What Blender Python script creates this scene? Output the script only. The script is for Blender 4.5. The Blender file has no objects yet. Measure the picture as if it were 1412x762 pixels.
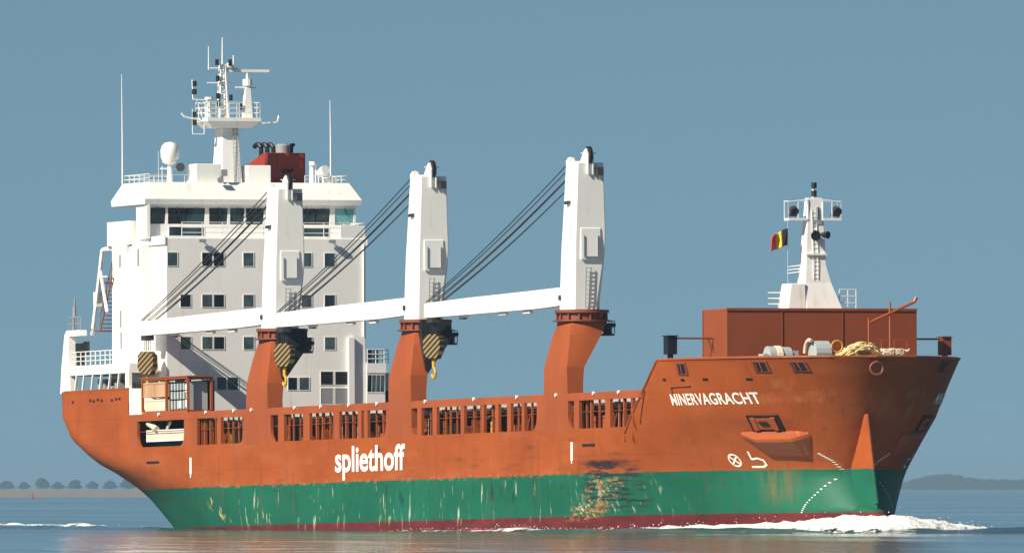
import bpy, bmesh, math, random
from mathutils import Vector, Matrix, noise
random.seed(7)
SC = bpy.context.scene
COL = SC.collection
R = math.radians

# ------------------------------------------------------------------ camera, sky, sun, exposure
VIEW = R(20.0); DIST = 1050.0
DIR = Vector((-math.cos(VIEW), math.sin(VIEW), 0)); RGT = Vector((math.sin(VIEW), math.cos(VIEW), 0))
CAM = Vector((61.0, 0, 2.8)) - DIST * DIR
cd = bpy.data.cameras.new('camera'); cam = bpy.data.objects.new('camera', cd); COL.objects.link(cam)
cam.location = CAM
cam.rotation_euler = DIR.to_track_quat('-Z', 'Y').to_euler()
cd.sensor_width = 36.0; cd.lens = 36.0 * 22260 / 1412; cd.shift_y = (672 - 381) / 1412
cd.clip_start = 5; cd.clip_end = 90000
SC.camera = cam

SUN = Vector((0.35, -1.0, 0.78)).normalized()
world = bpy.data.worlds.new('World'); SC.world = world; world.use_nodes = True
wt = world.node_tree; wt.nodes.clear()
wo = wt.nodes.new('ShaderNodeOutputWorld'); wb = wt.nodes.new('ShaderNodeBackground')
sky = wt.nodes.new('ShaderNodeTexSky'); sky.sky_type = 'NISHITA'; sky.sun_disc = False
sky.sun_elevation = math.asin(SUN.z); sky.sun_rotation = math.atan2(SUN.x, SUN.y)
sky.air_density = 1.0; sky.dust_density = 0.4; sky.ozone_density = 1.3
tc = wt.nodes.new('ShaderNodeTexCoord')
mp = wt.nodes.new('ShaderNodeMapping'); mp.inputs['Location'].default_value = (0, 0, 0.16); mp.inputs['Scale'].default_value = (1, 1, 1.6)
nm = wt.nodes.new('ShaderNodeVectorMath'); nm.operation = 'NORMALIZE'
wt.links.new(tc.outputs['Generated'], mp.inputs['Vector']); wt.links.new(mp.outputs[0], nm.inputs[0])
wt.links.new(nm.outputs[0], sky.inputs['Vector']); tint = wt.nodes.new('ShaderNodeMix'); tint.data_type = 'RGBA'; tint.blend_type = 'MULTIPLY'; tint.inputs[0].default_value = 1
tint.inputs[7].default_value = (0.845, 1.0, 0.95, 1); wt.links.new(sky.outputs[0], tint.inputs[6]); wt.links.new(tint.outputs[2], wb.inputs['Color'])
wb.inputs['Strength'].default_value = 0.055
wt.links.new(wb.outputs[0], wo.inputs['Surface'])

sl = bpy.data.lights.new('sun', 'SUN'); so = bpy.data.objects.new('sun', sl); COL.objects.link(so)
so.rotation_euler = SUN.to_track_quat('Z', 'Y').to_euler(); so.location = (60, -200, 200)
sl.energy = 5.0; sl.angle = R(0.5); sl.color = (1.0, 0.91, 0.77)
SC.view_settings.view_transform = 'Standard'; SC.view_settings.look = 'None'
SC.view_settings.exposure = 0.52; SC.view_settings.gamma = 1.0; SC.view_settings.use_curve_mapping = False

# ------------------------------------------------------------------ materials
def nt_new(name):
    m = bpy.data.materials.new(name); m.use_nodes = True
    return m, m.node_tree, m.node_tree.nodes['Principled BSDF']

def N(t, kind, **kw):
    n = t.nodes.new(kind)
    for k, v in kw.items(): setattr(n, k, v)
    return n

def noise_node(t, scale, mapscale=(1, 1, 1), detail=3.0, loc=(0, 0, 0), rough=0.55):
    c = N(t, 'ShaderNodeTexCoord'); m = N(t, 'ShaderNodeMapping')
    m.inputs['Scale'].default_value = mapscale; m.inputs['Location'].default_value = loc
    n = N(t, 'ShaderNodeTexNoise'); n.inputs['Scale'].default_value = scale; n.inputs['Detail'].default_value = detail
    n.inputs['Roughness'].default_value = rough
    t.links.new(c.outputs['Object'], m.inputs[0]); t.links.new(m.outputs[0], n.inputs['Vector'])
    return n.outputs['Fac']

def ramp(t, src, stops):
    r = N(t, 'ShaderNodeValToRGB'); cr = r.color_ramp
    while len(cr.elements) < len(stops): cr.elements.new(0.5)
    for e, (p, c) in zip(cr.elements, stops):
        e.position = p; e.color = (c, c, c, 1) if not hasattr(c, '__len__') else tuple(c) + (1,)
    t.links.new(src, r.inputs[0]); return r.outputs[0]

def mix(t, fac, a, b, blend='MIX'):
    m = N(t, 'ShaderNodeMix', data_type='RGBA', blend_type=blend)
    for sock, v in ((m.inputs[0], fac), (m.inputs[6], a), (m.inputs[7], b)):
        if isinstance(v, bpy.types.NodeSocket): t.links.new(v, sock)
        elif isinstance(v, (int, float)): sock.default_value = v
        else: sock.default_value = tuple(v) + (1,)
    return m.outputs[2]

def mth(t, op, a, b=0.0, c=None, clamp=False):
    m = N(t, 'ShaderNodeMath', operation=op, use_clamp=clamp)
    for i, v in enumerate((a, b, c)):
        if v is None: continue
        if isinstance(v, bpy.types.NodeSocket): t.links.new(v, m.inputs[i])
        else: m.inputs[i].default_value = v
    return m.outputs[0]

def paint(name, col, rough=0.5, var=0.12, wear=None, wear_amt=0.5, wscale=1.2, metallic=0.0, bump=0.0):
    """Weathered paint: slow tone drift, rain streaks and optional rust patches, all in object space."""
    m, t, b = nt_new(name)
    f = noise_node(t, 0.35, (1, 1, 0.6), 4)
    dk = tuple(c * (1 - var) for c in col); lt = tuple(min(1, c * (1 + var * 0.6)) for c in col)
    c = mix(t, ramp(t, f, [(0.3, 0), (0.7, 1)]), dk, lt)
    if wear:
        s = noise_node(t, wscale, (1.6, 1.6, 0.12), 5)
        k = noise_node(t, wscale * 0.4, (1, 1, 1), 2, (5, 3, 1))
        w = mth(t, 'MULTIPLY', ramp(t, s, [(0.56, 0), (0.74, 1)]), ramp(t, k, [(0.4, 0), (0.65, 1)]))
        c = mix(t, mth(t, 'MULTIPLY', w, wear_amt), c, wear)
    t.links.new(c, b.inputs['Base Color'])
    b.inputs['Roughness'].default_value = rough; b.inputs['Metallic'].default_value = metallic
    if bump:
        bp = N(t, 'ShaderNodeBump'); bp.inputs['Strength'].default_value = bump; bp.inputs['Distance'].default_value = 0.05
        t.links.new(noise_node(t, 0.9, (1, 1, 1), 2), bp.inputs['Height']); t.links.new(bp.outputs[0], b.inputs['Normal'])
    return m

M = {}
M['white'] = paint('white paint', (0.84, 0.83, 0.79), 0.45, 0.06, (0.42, 0.30, 0.16), 0.45)
M['cream'] = paint('white lettering paint', (0.86, 0.83, 0.74), 0.6, 0.05, (0.6, 0.35, 0.15), 0.35)
M['orange'] = paint('orange red ship paint', (0.345, 0.077, 0.016), 0.5, 0.14, (0.20, 0.05, 0.022), 0.5, bump=0.05)
M['orange_dark'] = paint('red brown deck paint', (0.22, 0.055, 0.025), 0.6, 0.2, (0.10, 0.035, 0.02), 0.6)
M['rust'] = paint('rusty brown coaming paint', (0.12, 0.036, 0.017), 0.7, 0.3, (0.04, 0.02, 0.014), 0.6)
M['oxide'] = paint('dull brown red paint', (0.27, 0.058, 0.014), 0.65, 0.12, (0.12, 0.035, 0.016), 0.4)
M['pale_grey'] = paint('pale grey hatch paint', (0.40, 0.39, 0.36), 0.7, 0.15, (0.3, 0.15, 0.08), 0.4)
M['red'] = paint('dark red funnel paint', (0.33, 0.036, 0.014), 0.5, 0.12)
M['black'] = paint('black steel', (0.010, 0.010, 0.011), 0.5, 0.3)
M['steel'] = paint('grey steel', (0.30, 0.31, 0.32), 0.5, 0.2, (0.2, 0.1, 0.05), 0.5)
M['deck'] = paint('deck paint', (0.16, 0.05, 0.03), 0.8, 0.2)
M['yellow'] = paint('yellow paint', (0.62, 0.36, 0.03), 0.5, 0.15, (0.2, 0.08, 0.02), 0.5)
M['tan'] = paint('plywood', (0.50, 0.30, 0.16), 0.8, 0.2)
M['packing'] = paint('pale packing board', (0.70, 0.62, 0.46), 0.8, 0.1, (0.35, 0.2, 0.1), 0.4)
M['rope'] = paint('pale yellow rope', (0.80, 0.66, 0.34), 0.9, 0.2)
M['canvas'] = paint('grey canvas', (0.36, 0.40, 0.40), 0.9, 0.2)
M['blue'] = paint('blue plastic', (0.03, 0.06, 0.16), 0.5, 0.2)
M['cable'] = paint('steel wire', (0.035, 0.037, 0.042), 0.6, 0.1)
M['floodlight'] = paint('lamp housing', (0.05, 0.05, 0.055), 0.4, 0.2)

m, t, b = nt_new('window glass'); M['glass'] = m
g = noise_node(t, 0.7, (1, 1, 1), 1)
t.links.new(mix(t, ramp(t, g, [(0.35, 0), (0.65, 1)]), (0.012, 0.016, 0.022), (0.035, 0.075, 0.085)), b.inputs['Base Color'])
b.inputs['Roughness'].default_value = 0.08
for nm_, c1 in (('glass_grey', (0.07, 0.105, 0.11)), ('glass_dark', (0.006, 0.008, 0.010))):
    m, t, b = nt_new(nm_.replace('_', ' ')); M[nm_] = m
    t.links.new(mix(t, ramp(t, noise_node(t, 1.5, (1, 1, 1), 2), [(0.4, 0), (0.6, 1)]), c1, tuple(v * .6 for v in c1)), b.inputs['Base Color']); b.inputs['Roughness'].default_value = 0.12
m, t, b = nt_new('teal glass'); M['teal'] = m
b.inputs['Base Color'].default_value = (0.16, 0.40, 0.40, 1); b.inputs['Roughness'].default_value = 0.15

# striped hook block
m, t, b = nt_new('yellow black hazard stripes'); M['stripes'] = m
c = N(t, 'ShaderNodeTexCoord'); sp = N(t, 'ShaderNodeSeparateXYZ'); t.links.new(c.outputs['Object'], sp.inputs[0])
s = mth(t, 'ADD', mth(t, 'MULTIPLY', mth(t, 'ADD', sp.outputs['X'], sp.outputs['Y']), -0.72), sp.outputs['Z'])
s = mth(t, 'FRACT', mth(t, 'MULTIPLY', s, 2.7))
t.links.new(mix(t, ramp(t, s, [(0.62, 0), (0.70, 1)]), (0.016, 0.014, 0.012), (0.40, 0.25, 0.05)), b.inputs['Base Color'])
b.inputs['Roughness'].default_value = 0.6

# hull paint: orange topsides, green boot, red bottom, with scuffs, flecks and rust
m, t, b = nt_new('hull paint'); M['hull'] = m
c = N(t, 'ShaderNodeTexCoord'); sp = N(t, 'ShaderNodeSeparateXYZ'); t.links.new(c.outputs['Object'], sp.inputs[0])
X, Y, Z = sp.outputs
def band(v, lo, hi, soft):       # 1 between lo and hi, with soft ends
    a = mth(t, 'MULTIPLY', mth(t, 'SUBTRACT', v, lo), 1 / soft, clamp=True)
    d = mth(t, 'MULTIPLY', mth(t, 'SUBTRACT', hi, v), 1 / soft, clamp=True)
    return mth(t, 'MULTIPLY', a, d)
def mul(*a):
    r = a[0]
    for q in a[1:]: r = mth(t, 'MULTIPLY', r, q)
    return r
drift = noise_node(t, 0.16, (1, 1, 1.6), 7, (0, 0, 0), .65)
orange = mix(t, ramp(t, drift, [(0.3, 0), (0.7, 1)]), (0.275, 0.060, 0.0125), (0.385, 0.088, 0.0185))
streak = noise_node(t, 1.0, (1.5, 1.5, 0.10), 5, (3, 1, 0))
orange = mix(t, mul(ramp(t, streak, [(0.56, 0), (0.78, 1)]), 0.40), orange, (0.22, 0.058, 0.024))
orange = mix(t, mul(ramp(t, noise_node(t, 0.5, (0.25, 0.25, 1.6), 3, (0, 7, 2)), [(0.55, 0), (0.75, 1)]), 0.30), orange, (0.48, 0.15, 0.065))
green = mix(t, ramp(t, noise_node(t, 0.2, (0.6, 0.6, 1.5), 5, (1, 2, 8)), [(0.3, 0), (0.7, 1)]), (0.007, 0.098, 0.056), (0.013, 0.140, 0.084))
green = mix(t, mul(ramp(t, noise_node(t, 0.9, (1.8, 1.8, 0.15), 5, (9, 1, 0)), [(0.56, 0), (0.76, 1)]), 0.5), green, (0.008, 0.075, 0.05))
boot = mix(t, ramp(t, noise_node(t, 0.6, (0.6, 0.6, 2), 4), [(0.3, 0), (0.7, 1)]), (0.09, 0.017, 0.018), (0.16, 0.026, 0.028))
wob = mth(t, 'MULTIPLY', mth(t, 'SUBTRACT', noise_node(t, 1.4, (1, 1, 0.3), 3), 0.5), 0.16)
zz = mth(t, 'ADD', Z, wob)
up = mth(t, 'MULTIPLY', mth(t, 'SUBTRACT', zz, 2.56), 30, clamp=True)
lo = mth(t, 'MULTIPLY', mth(t, 'SUBTRACT', zz, -0.10), 14, clamp=True)
col = mix(t, up, mix(t, lo, boot, green), orange)
# worn edge of the boot topping
edge = mul(band(Z, 2.36, 2.86, 0.16), ramp(t, noise_node(t, 1.1, (1, 1, 2.5), 5, (4, 4, 4)), [(0.52, 0), (0.62, 1)]), band(X, 20, 112, 10))
col = mix(t, mul(edge, 0.55), col, (0.36, 0.17, 0.06))
# pale vertical flecks along the lower green and the boot
fl = mul(ramp(t, noise_node(t, 2.3, (1.0, 1.0, 0.28), 3, (2, 0, 5)), [(0.625, 0), (0.69, 1)]), band(Z, -0.4, 1.9, 0.7), band(X, 24, 96, 6), ramp(t, noise_node(t, 0.16, (1, 1, .2), 2, (3, 3, 3)), [(0.45, 0), (0.55, 1)]))
col = mix(t, mul(fl, 0.8), col, (0.52, 0.50, 0.24))
fl2 = mul(ramp(t, noise_node(t, 1.6, (1.0, 1.0, 0.22), 3, (12, 0, 1)), [(0.635, 0), (0.70, 1)]), band(Z, -0.6, 2.4, 0.8), band(X, 30, 112, 6))
col = mix(t, mul(fl2, 0.75), col, (0.60, 0.55, 0.42))
# dark upright scrapes in the green, mid length
ds = mul(ramp(t, noise_node(t, 1.05, (1.1, 1.1, 0.30), 2, (7, 2, 3)), [(0.60, 0), (0.67, 1)]), band(Z, 0.7, 2.4, 0.5), band(X, 56, 99, 5))
col = mix(t, mul(ds, 0.8), col, (0.008, 0.045, 0.04))
hs = mul(ramp(t, noise_node(t, 1.3, (0.3, 0.3, 2.6), 3, (6, 1, 8)), [(0.64, 0), (0.70, 1)]), band(Z, 1.6, 2.7, 0.4), band(X, 26, 112, 6))
col = mix(t, mul(hs, 0.75), col, (0.010, 0.035, 0.032))
# the yellow patch aft
yp = mul(ramp(t, noise_node(t, 1.6, (0.9, 0.9, 0.9), 4, (1, 1, 2)), [(0.54, 0), (0.61, 1)]), band(mth(t, 'ADD', X, mth(t, 'MULTIPLY', Z, 2.2)), 29.5, 32.6, 0.9), band(Z, 0.1, 2.0, 0.4))
col = mix(t, yp, col, (0.55, 0.42, 0.18))
# the scraped area below the forward crane: rust, black rubber, primer
area = band(mth(t, 'ADD', X, mth(t, 'MULTIPLY', Z, -2.0)), 95.6, 101.8, 1.8)
ru = mul(area, band(Z, -0.5, 2.6, 0.5), ramp(t, noise_node(t, 2.4, (0.5, 0.5, 1.3), 6, (3, 3, 9), .65), [(0.49, 0), (0.56, 1)]))
col = mix(t, mul(ru, 0.9), col, (0.42, 0.19, 0.06))
pr = mul(area, band(Z, -0.5, 2.8, 0.6), ramp(t, noise_node(t, 3.2, (0.6, 0.6, 1.2), 5, (8, 3, 2), .65), [(0.58, 0), (0.63, 1)]))
col = mix(t, pr, col, (0.58, 0.50, 0.28))
bl = mul(band(X, 98.5, 108.5, 2.2), band(Z, 0.0, 3.6, 0.7), ramp(t, noise_node(t, 1.9, (0.22, 0.22, 2.4), 5, (0, 5, 4), .6), [(0.49, 0), (0.57, 1)]))
col = mix(t, mul(bl, 0.92), col, (0.022, 0.028, 0.035))
bs = mul(band(mth(t, 'ADD', X, mul(noise_node(t, 0.9, (1, 1, 3), 3), 3.0)), 100.5, 108.4, 3.0), band(mth(t, 'ADD', Z, mul(noise_node(t, 2.0, (0.5, 0.5, 2), 3), 0.4)), 3.02, 3.66, 0.2))
col = mix(t, mul(bs, 0.95), col, (0.015, 0.016, 0.022))
# rust weep below the anchor recess
aw = mul(band(X, 118.0, 121.4, 1.2), band(Z, 0.2, 3.6, 0.9), ramp(t, noise_node(t, 1.5, (1.6, 1.6, 0.08), 4), [(0.40, 0), (0.62, 1)]))
col = mix(t, mul(aw, 0.6), col, (0.20, 0.12, 0.04))
# faded patches high on the bow
fb = mul(band(X, 121.5, 126, 1.5), band(Z, 5.2, 8.4, 1.2), ramp(t, noise_node(t, 0.9, (1, 1, 0.8), 5, (6, 6, 1)), [(0.52, 0), (0.7, 1)]))
col = mix(t, mul(fb, 0.4), col, (0.60, 0.28, 0.12))
# plate seams and rust runs
def lines(v, period, width):
    f = mth(t, 'ABSOLUTE', mth(t, 'SUBTRACT', mth(t, 'FRACT', mth(t, 'DIVIDE', v, period)), 0.5))
    return mth(t, 'MULTIPLY', mth(t, 'SUBTRACT', f, 0.5 - width / period), period / width, clamp=True)
fade = ramp(t, noise_node(t, 0.25, (1, 1, 1), 3, (2, 9, 4)), [(0.35, 0), (0.65, 1)])
col = mix(t, mul(mth(t, 'MAXIMUM', lines(Z, 1.85, 0.06), lines(X, 8.7, 0.07)), fade, 0.6), col, mix(t, 0.5, col, (0.05, 0.02, 0.012)))
runs = mul(ramp(t, noise_node(t, 1.0, (2.6, 2.6, 0.07), 4, (5, 8, 0)), [(0.57, 0), (0.72, 1)]), ramp(t, noise_node(t, 0.22, (1, 1, 1), 3, (8, 1, 1)), [(0.42, 0), (0.62, 1)]), band(Z, -0.5, 9.2, 1.0))
col = mix(t, mul(runs, 0.6), col, (0.13, 0.045, 0.02))
dirt = mul(ramp(t, noise_node(t, 0.9, (0.25, 0.25, 2.2), 4, (1, 5, 6)), [(0.60, 0), (0.74, 1)]), band(Z, 2.4, 5.2, 0.5), band(X, 14, 110, 6))
col = mix(t, mul(dirt, 0.6), col, (0.11, 0.04, 0.02))
t.links.new(col, b.inputs['Base Color']); b.inputs['Roughness'].default_value = 0.55; b.inputs['Specular IOR Level'].default_value = 0.2
bp = N(t, 'ShaderNodeBump'); bp.inputs['Strength'].default_value = 0.3; bp.inputs['Distance'].default_value = 0.12
frm = mth(t, 'ABSOLUTE', mth(t, 'SINE', mth(t, 'MULTIPLY', X, math.pi / 2.3)))
t.links.new(mth(t, 'ADD', noise_node(t, 0.55, (1, 1, 1.3), 3), mul(frm, 0.28, noise_node(t, 0.2, (1, 1, 1), 2))), bp.inputs['Height']); t.links.new(bp.outputs[0], b.inputs['Normal'])

# sea
m, t, b = nt_new('sea water'); M['sea'] = m
b.inputs['Base Color'].default_value = (0.045, 0.085, 0.105, 1); b.inputs['IOR'].default_value = 1.33
c = N(t, 'ShaderNodeTexCoord')
mpn = N(t, 'ShaderNodeMapping', vector_type='TEXTURE'); mpn.inputs['Rotation'].default_value = (0, 0, math.atan2(RGT.y, RGT.x) + 0.12)
t.links.new(c.outputs['Object'], mpn.inputs[0])
def seanoise(sx, sy, detail=3):
    mm = N(t, 'ShaderNodeMapping'); mm.inputs['Scale'].default_value = (sx, sy, 1)
    nn = N(t, 'ShaderNodeTexNoise'); nn.inputs['Scale'].default_value = 1; nn.inputs['Detail'].default_value = detail
    t.links.new(mpn.outputs[0], mm.inputs[0]); t.links.new(mm.outputs[0], nn.inputs['Vector']); return nn.outputs['Fac']
h = mth(t, 'ADD', mul(seanoise(1 / 6.0, 1 / 24.0, 4), 1.0), mul(seanoise(1 / 18.0, 1 / 70.0, 3), 3.0))
h = mth(t, 'ADD', h, mul(seanoise(1 / 1.6, 1 / 9.0, 3), 0.35))
bp = N(t, 'ShaderNodeBump'); bp.inputs['Strength'].default_value = 1.0; bp.inputs['Distance'].default_value = 0.42
t.links.new(h, bp.inputs['Height']); t.links.new(bp.outputs[0], b.inputs['Normal'])
t.links.new(ramp(t, seanoise(1 / 60.0, 1 / 160.0, 3), [(0.35, 0.06), (0.65, 0.12)]), b.inputs['Roughness'])

m, t, b = nt_new('foam'); M['foam'] = m
f = noise_node(t, 2.2, (1, 1, 1.6), 5)
t.links.new(mix(t, ramp(t, f, [(0.35, 0), (0.6, 1)]), (0.62, 0.68, 0.66), (0.90, 0.90, 0.86)), b.inputs['Base Color'])
b.inputs['Roughness'].default_value = 0.9
c = N(t, 'ShaderNodeTexCoord'); sp = N(t, 'ShaderNodeSeparateXYZ'); t.links.new(c.outputs['Object'], sp.inputs[0])
hole = mth(t, 'ADD', mth(t, 'MULTIPLY', sp.outputs['Z'], 1.5), mth(t, 'MULTIPLY', mth(t, 'SUBTRACT', noise_node(t, 1.1, (1, 1, 1.2), 6, (0, 0, 2), .7), 0.5), 2.6))
t.links.new(ramp(t, hole, [(0.12, 0), (0.42, 1)]), b.inputs['Alpha'])
bp = N(t, 'ShaderNodeBump'); bp.inputs['Strength'].default_value = 0.8; bp.inputs['Distance'].default_value = 0.15
t.links.new(noise_node(t, 5, (1, 1, 1), 4), bp.inputs['Height']); t.links.new(bp.outputs[0], b.inputs['Normal'])
M['sand'] = paint('mud flat sand', (0.22, 0.19, 0.165), 0.9, 0.2)
M['leaf'] = paint('dark foliage', (0.022, 0.035, 0.02), 0.9, 0.4)
M['bark'] = paint('bark', (0.09, 0.06, 0.04), 0.9, 0.2)
M['wood'] = paint('distant woodland', (0.018, 0.03, 0.022), 0.95, 0.35)
M['flag_black'] = paint('black cloth', (0.012, 0.012, 0.014), 0.9, 0.1)
M['flag_yellow'] = paint('yellow cloth', (0.80, 0.55, 0.04), 0.9, 0.1)
M['flag_red'] = paint('red cloth', (0.80, 0.05, 0.035), 0.9, 0.1)

# ------------------------------------------------------------------ mesh helpers
class MB:
    def __init__(s): s.v = []; s.f = []; s.mi = []; s.cur = 0; s.marks = [(0, 0)]
    def cut(s):
        if s.marks[-1][0] != len(s.v): s.marks.append((len(s.v), len(s.f)))
        return s
    def add(s, vs, fs):
        o = len(s.v); s.v += [tuple(p) for p in vs]
        s.f += [tuple(i + o for i in f) for f in fs]; s.mi += [s.cur] * len(fs); return s
    def box(s, x0, x1, y0, y1, z0, z1):
        vs = [(x, y, z) for z in (z0, z1) for y in (y0, y1) for x in (x0, x1)]
        return s.add(vs, [(0, 2, 3, 1), (4, 5, 7, 6), (0, 1, 5, 4), (2, 6, 7, 3), (0, 4, 6, 2), (1, 3, 7, 5)])
    def loft(s, rings, cap=True):
        n = len(rings[0]); vs = [p for r in rings for p in r]; fs = []
        for i in range(len(rings) - 1):
            for k in range(n):
                a = i * n + k; b_ = i * n + (k + 1) % n
                fs.append((a, b_, b_ + n, a + n))
        if cap: fs.append(tuple(range(n - 1, -1, -1))); fs.append(tuple((len(rings) - 1) * n + k for k in range(n)))
        return s.add(vs, fs)
    def quadloft(s, secs):           # (z, x0, x1, y0, y1)
        return s.loft([[(a, c, z), (b_, c, z), (b_, d, z), (a, d, z)] for z, a, b_, c, d in secs])
    def tube(s, p, q, r0, r1=None, n=6):
        p, q = Vector(p), Vector(q); r1 = r0 if r1 is None else r1
        ax = (q - p).normalized(); u = ax.orthogonal().normalized(); w = ax.cross(u)
        ring = lambda c, r: [c + (u * math.cos(6.28319 * k / n) + w * math.sin(6.28319 * k / n)) * r for k in range(n)]
        return s.loft([ring(p, r0), ring(q, r1)])
    def path(s, pts, r, n=6):
        for a, b_ in zip(pts, pts[1:]): s.tube(a, b_, r, r, n)
        return s
    def lathe(s, cx, cy, prof, n=20):
        return s.loft([[(cx + r * math.cos(6.28319 * k / n), cy + r * math.sin(6.28319 * k / n), z) for k in range(n)] for r, z in prof])
    def disc(s, c, axis, r, th, n=18):
        c = Vector(c); a = Vector(axis).normalized() * th / 2
        return s.tube(c - a, c + a, r, r, n)
    def rail(s, pts, h=1.0, step=1.5, r=0.03, bars=3):
        for k in range(1, bars + 1):
            s.path([(x, y, z + h * k / bars) for x, y, z in pts], r, 4)
        for a, b_ in zip(pts, pts[1:]):
            a, b_ = Vector(a), Vector(b_); n = max(1, round((b_ - a).length / step))
            for k in range(n + 1):
                p = a.lerp(b_, k / n); s.tube(p, p + Vector((0, 0, h)), r, r, 4)
        return s
    def build(s, name, mat, parent=None, smooth=False, bevel=0.0):
        me = bpy.data.meshes.new(name); me.from_pydata(s.v, [], s.f)
        mats = mat if isinstance(mat, (list, tuple)) else [mat]
        for q in mats: me.materials.append(M[q] if isinstance(q, str) else q)
        me.polygons.foreach_set('material_index', s.mi)
        bm = bmesh.new(); bm.from_mesh(me)
        bmesh.ops.recalc_face_normals(bm, faces=bm.faces); bm.to_mesh(me); bm.free()
        o = bpy.data.objects.new(name, me); COL.objects.link(o)
        if smooth:
            me.polygons.foreach_set('use_smooth', [True] * len(me.polygons))
            me.set_sharp_from_angle(angle=R(38))
        if bevel:
            md = o.modifiers.new('bevel', 'BEVEL'); md.width = bevel; md.segments = 2; md.limit_method = 'ANGLE'
        if parent: o.parent = parent
        return o

def each(mb, name, mat, parent, **kw):
    """one object per piece: pieces are ended by mb.cut()"""
    mb.cut(); out = []
    for (v0, f0), (v1, f1) in zip(mb.marks, mb.marks[1:]):
        if v1 == v0: continue
        q = MB(); q.v = mb.v[v0:v1]; q.f = [tuple(i - v0 for i in f) for f in mb.f[f0:f1]]; q.mi = mb.mi[f0:f1]
        out.append(q.build(name, mat, parent, **kw))
    return out

def tag(o, label=None, cat=None, group=None, kind=None):
    for k, v in (('label', label), ('category', cat), ('group', group), ('kind', kind)):
        if v: o[k] = v
    return o
def empty(name, loc=(0, 0, 0), parent=None):
    o = bpy.data.objects.new(name, None); COL.objects.link(o); o.location = loc; o.empty_display_size = 0.5
    if parent: o.parent = parent
    return o
def kids(o): return list(o.children)
def copy_tree(o, parent=None):
    c = o.copy(); COL.objects.link(c); c.parent = parent
    for ch in kids(o): copy_tree(ch, c)
    return c

# ------------------------------------------------------------------ ship frame
TRIM = R(0.65); XP = 20.0
SHIPM = Matrix.Translation((XP, 0, 0.2)) @ Matrix.Rotation(-TRIM, 4, 'Y') @ Matrix.Translation((-XP, 0, 0))
ship = empty('cargo_ship'); ship.matrix_world = SHIPM
tag(ship, 'orange and green cargo ship with white superstructure and three white deck cranes', 'ship')
def on_ship(o): o.matrix_world = SHIPM @ o.matrix_world; return o      # stands loose on the ship

HB = 9.45
STERN = [(-3, 48, 54), (0.2, 40, 41.1), (2.2, 35, 32), (3.5, 25, 19.3), (4.6, 16, 8.0), (6.1, 8, 0.0), (7.6, 2.5, -3.0), (9.6, 1.0, -3.3)]
BOW = [(-3, 41, 124.0, .75), (0, 38, 124.7, .66), (2.4, 28, 122.9, .56), (5.8, 19, 124.6, .5), (9.6, 13.4, 126.5, .5)]   # z, length of the entry, stem, fullness
def tab(T, z):
    if z <= T[0][0]: return T[0][1:]
    for a, b_ in zip(T, T[1:]):
        if z <= b_[0]:
            k = (z - a[0]) / (b_[0] - a[0]); return tuple(p + (q - p) * k for p, q in zip(a[1:], b_[1:]))
    return T[-1][1:]
def half(x, z):
    h_ = HB
    A, xc = tab(STERN, z)
    if x < xc: h_ = min(h_, HB * math.sqrt(max(0, 1 - min(1, (xc - x) / A) ** 2)))
    A, xt, q = tab(BOW, z); xs = xt - A
    if x > xs: h_ = min(h_, HB * max(0, 1 - min(1, (x - xs) / A) ** 2) ** q)
    return h_
def skin(x, z, side=-1, off=0.0):
    """Point on the hull plating, pushed out along its normal."""
    e = 0.05
    hx = (half(x + e, z) - half(x - e, z)) / (2 * e); hz = (half(x, z + e) - half(x, z - e)) / (2 * e)
    n = Vector((-hx, 1, -hz)).normalized()
    p = Vector((x, half(x, z), z)) + n * off
    return Vector((p.x, p.y * -1 if side < 0 else p.y, p.z))

# hull plating -----------------------------------------------------------------
XT = -3.8; ZTOP = 9.42
zl = [-3, -1.5, -0.8, -0.3, 0, 0.3, 0.8, 1.4, 2, 2.6, 3.2, 3.8, 4.4, 5.0, 5.4] + [5.4 + 4.02 * k / 9 for k in range(1, 10)]
def columns(z):
    A, xc = tab(STERN, z); xa = max(XT, xc - A)
    A2, xt, q_ = tab(BOW, z)
    xb = 107 + max(0, z - 5) * 1.41
    ns, nm_, nb = 26, 50, 46
    cols = [xa + (11.1 - xa) * (1 - math.cos(math.pi / 2 * k / ns)) for k in range(ns)]
    cols += [11.1 + (xb - 11.1) * k / nm_ for k in range(nm_)]
    cols += [xb + (xt - xb) * math.sin(math.pi / 2 * k / nb) for k in range(nb + 1)]
    return cols, ns, ns + nm_
hull_mb = MB()
grid = [columns(z) for z in zl]; nC = len(grid[0][0])
for side in (-1, 1):
    vs = []; fs = []
    for z, (cols, n1, n2) in zip(zl, grid):
        for i, x in enumerate(cols):
            h_ = half(x, z) if i < nC - 1 else 0.0
            vs.append((x, side * h_, z))
    for j in range(len(zl) - 1):
        for i in range(nC - 1):
            if zl[j] >= 5.39 and n1 <= i < n2: continue
            a = j * nC + i
            fs.append((a, a + 1, a + 1 + nC, a + nC))
    hull_mb.add(vs, fs)
# transom and bottom: join the two sides column by column
nV = len(zl) * nC
fs = [(j * nC, (j + 1) * nC, nV + (j + 1) * nC, nV + j * nC) for j in range(len(zl) - 1)]
fs += [(i, i + 1, nV + i + 1, nV + i) for i in range(nC - 1)]
o_ = 0
hull_mb.f += fs; hull_mb.mi += [0] * len(fs)
hull = hull_mb.build('hull', 'hull', ship)
bm = bmesh.new(); bm.from_mesh(hull.data); bmesh.ops.remove_doubles(bm, verts=bm.verts, dist=0.004)
bmesh.ops.dissolve_degenerate(bm, edges=bm.edges, dist=0.003); bmesh.ops.recalc_face_normals(bm, faces=bm.faces)
bm.to_mesh(hull.data); bm.free()
hull.data.polygons.foreach_set('use_smooth', [True] * len(hull.data.polygons)); hull.data.set_sharp_from_angle(angle=R(40))

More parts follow.
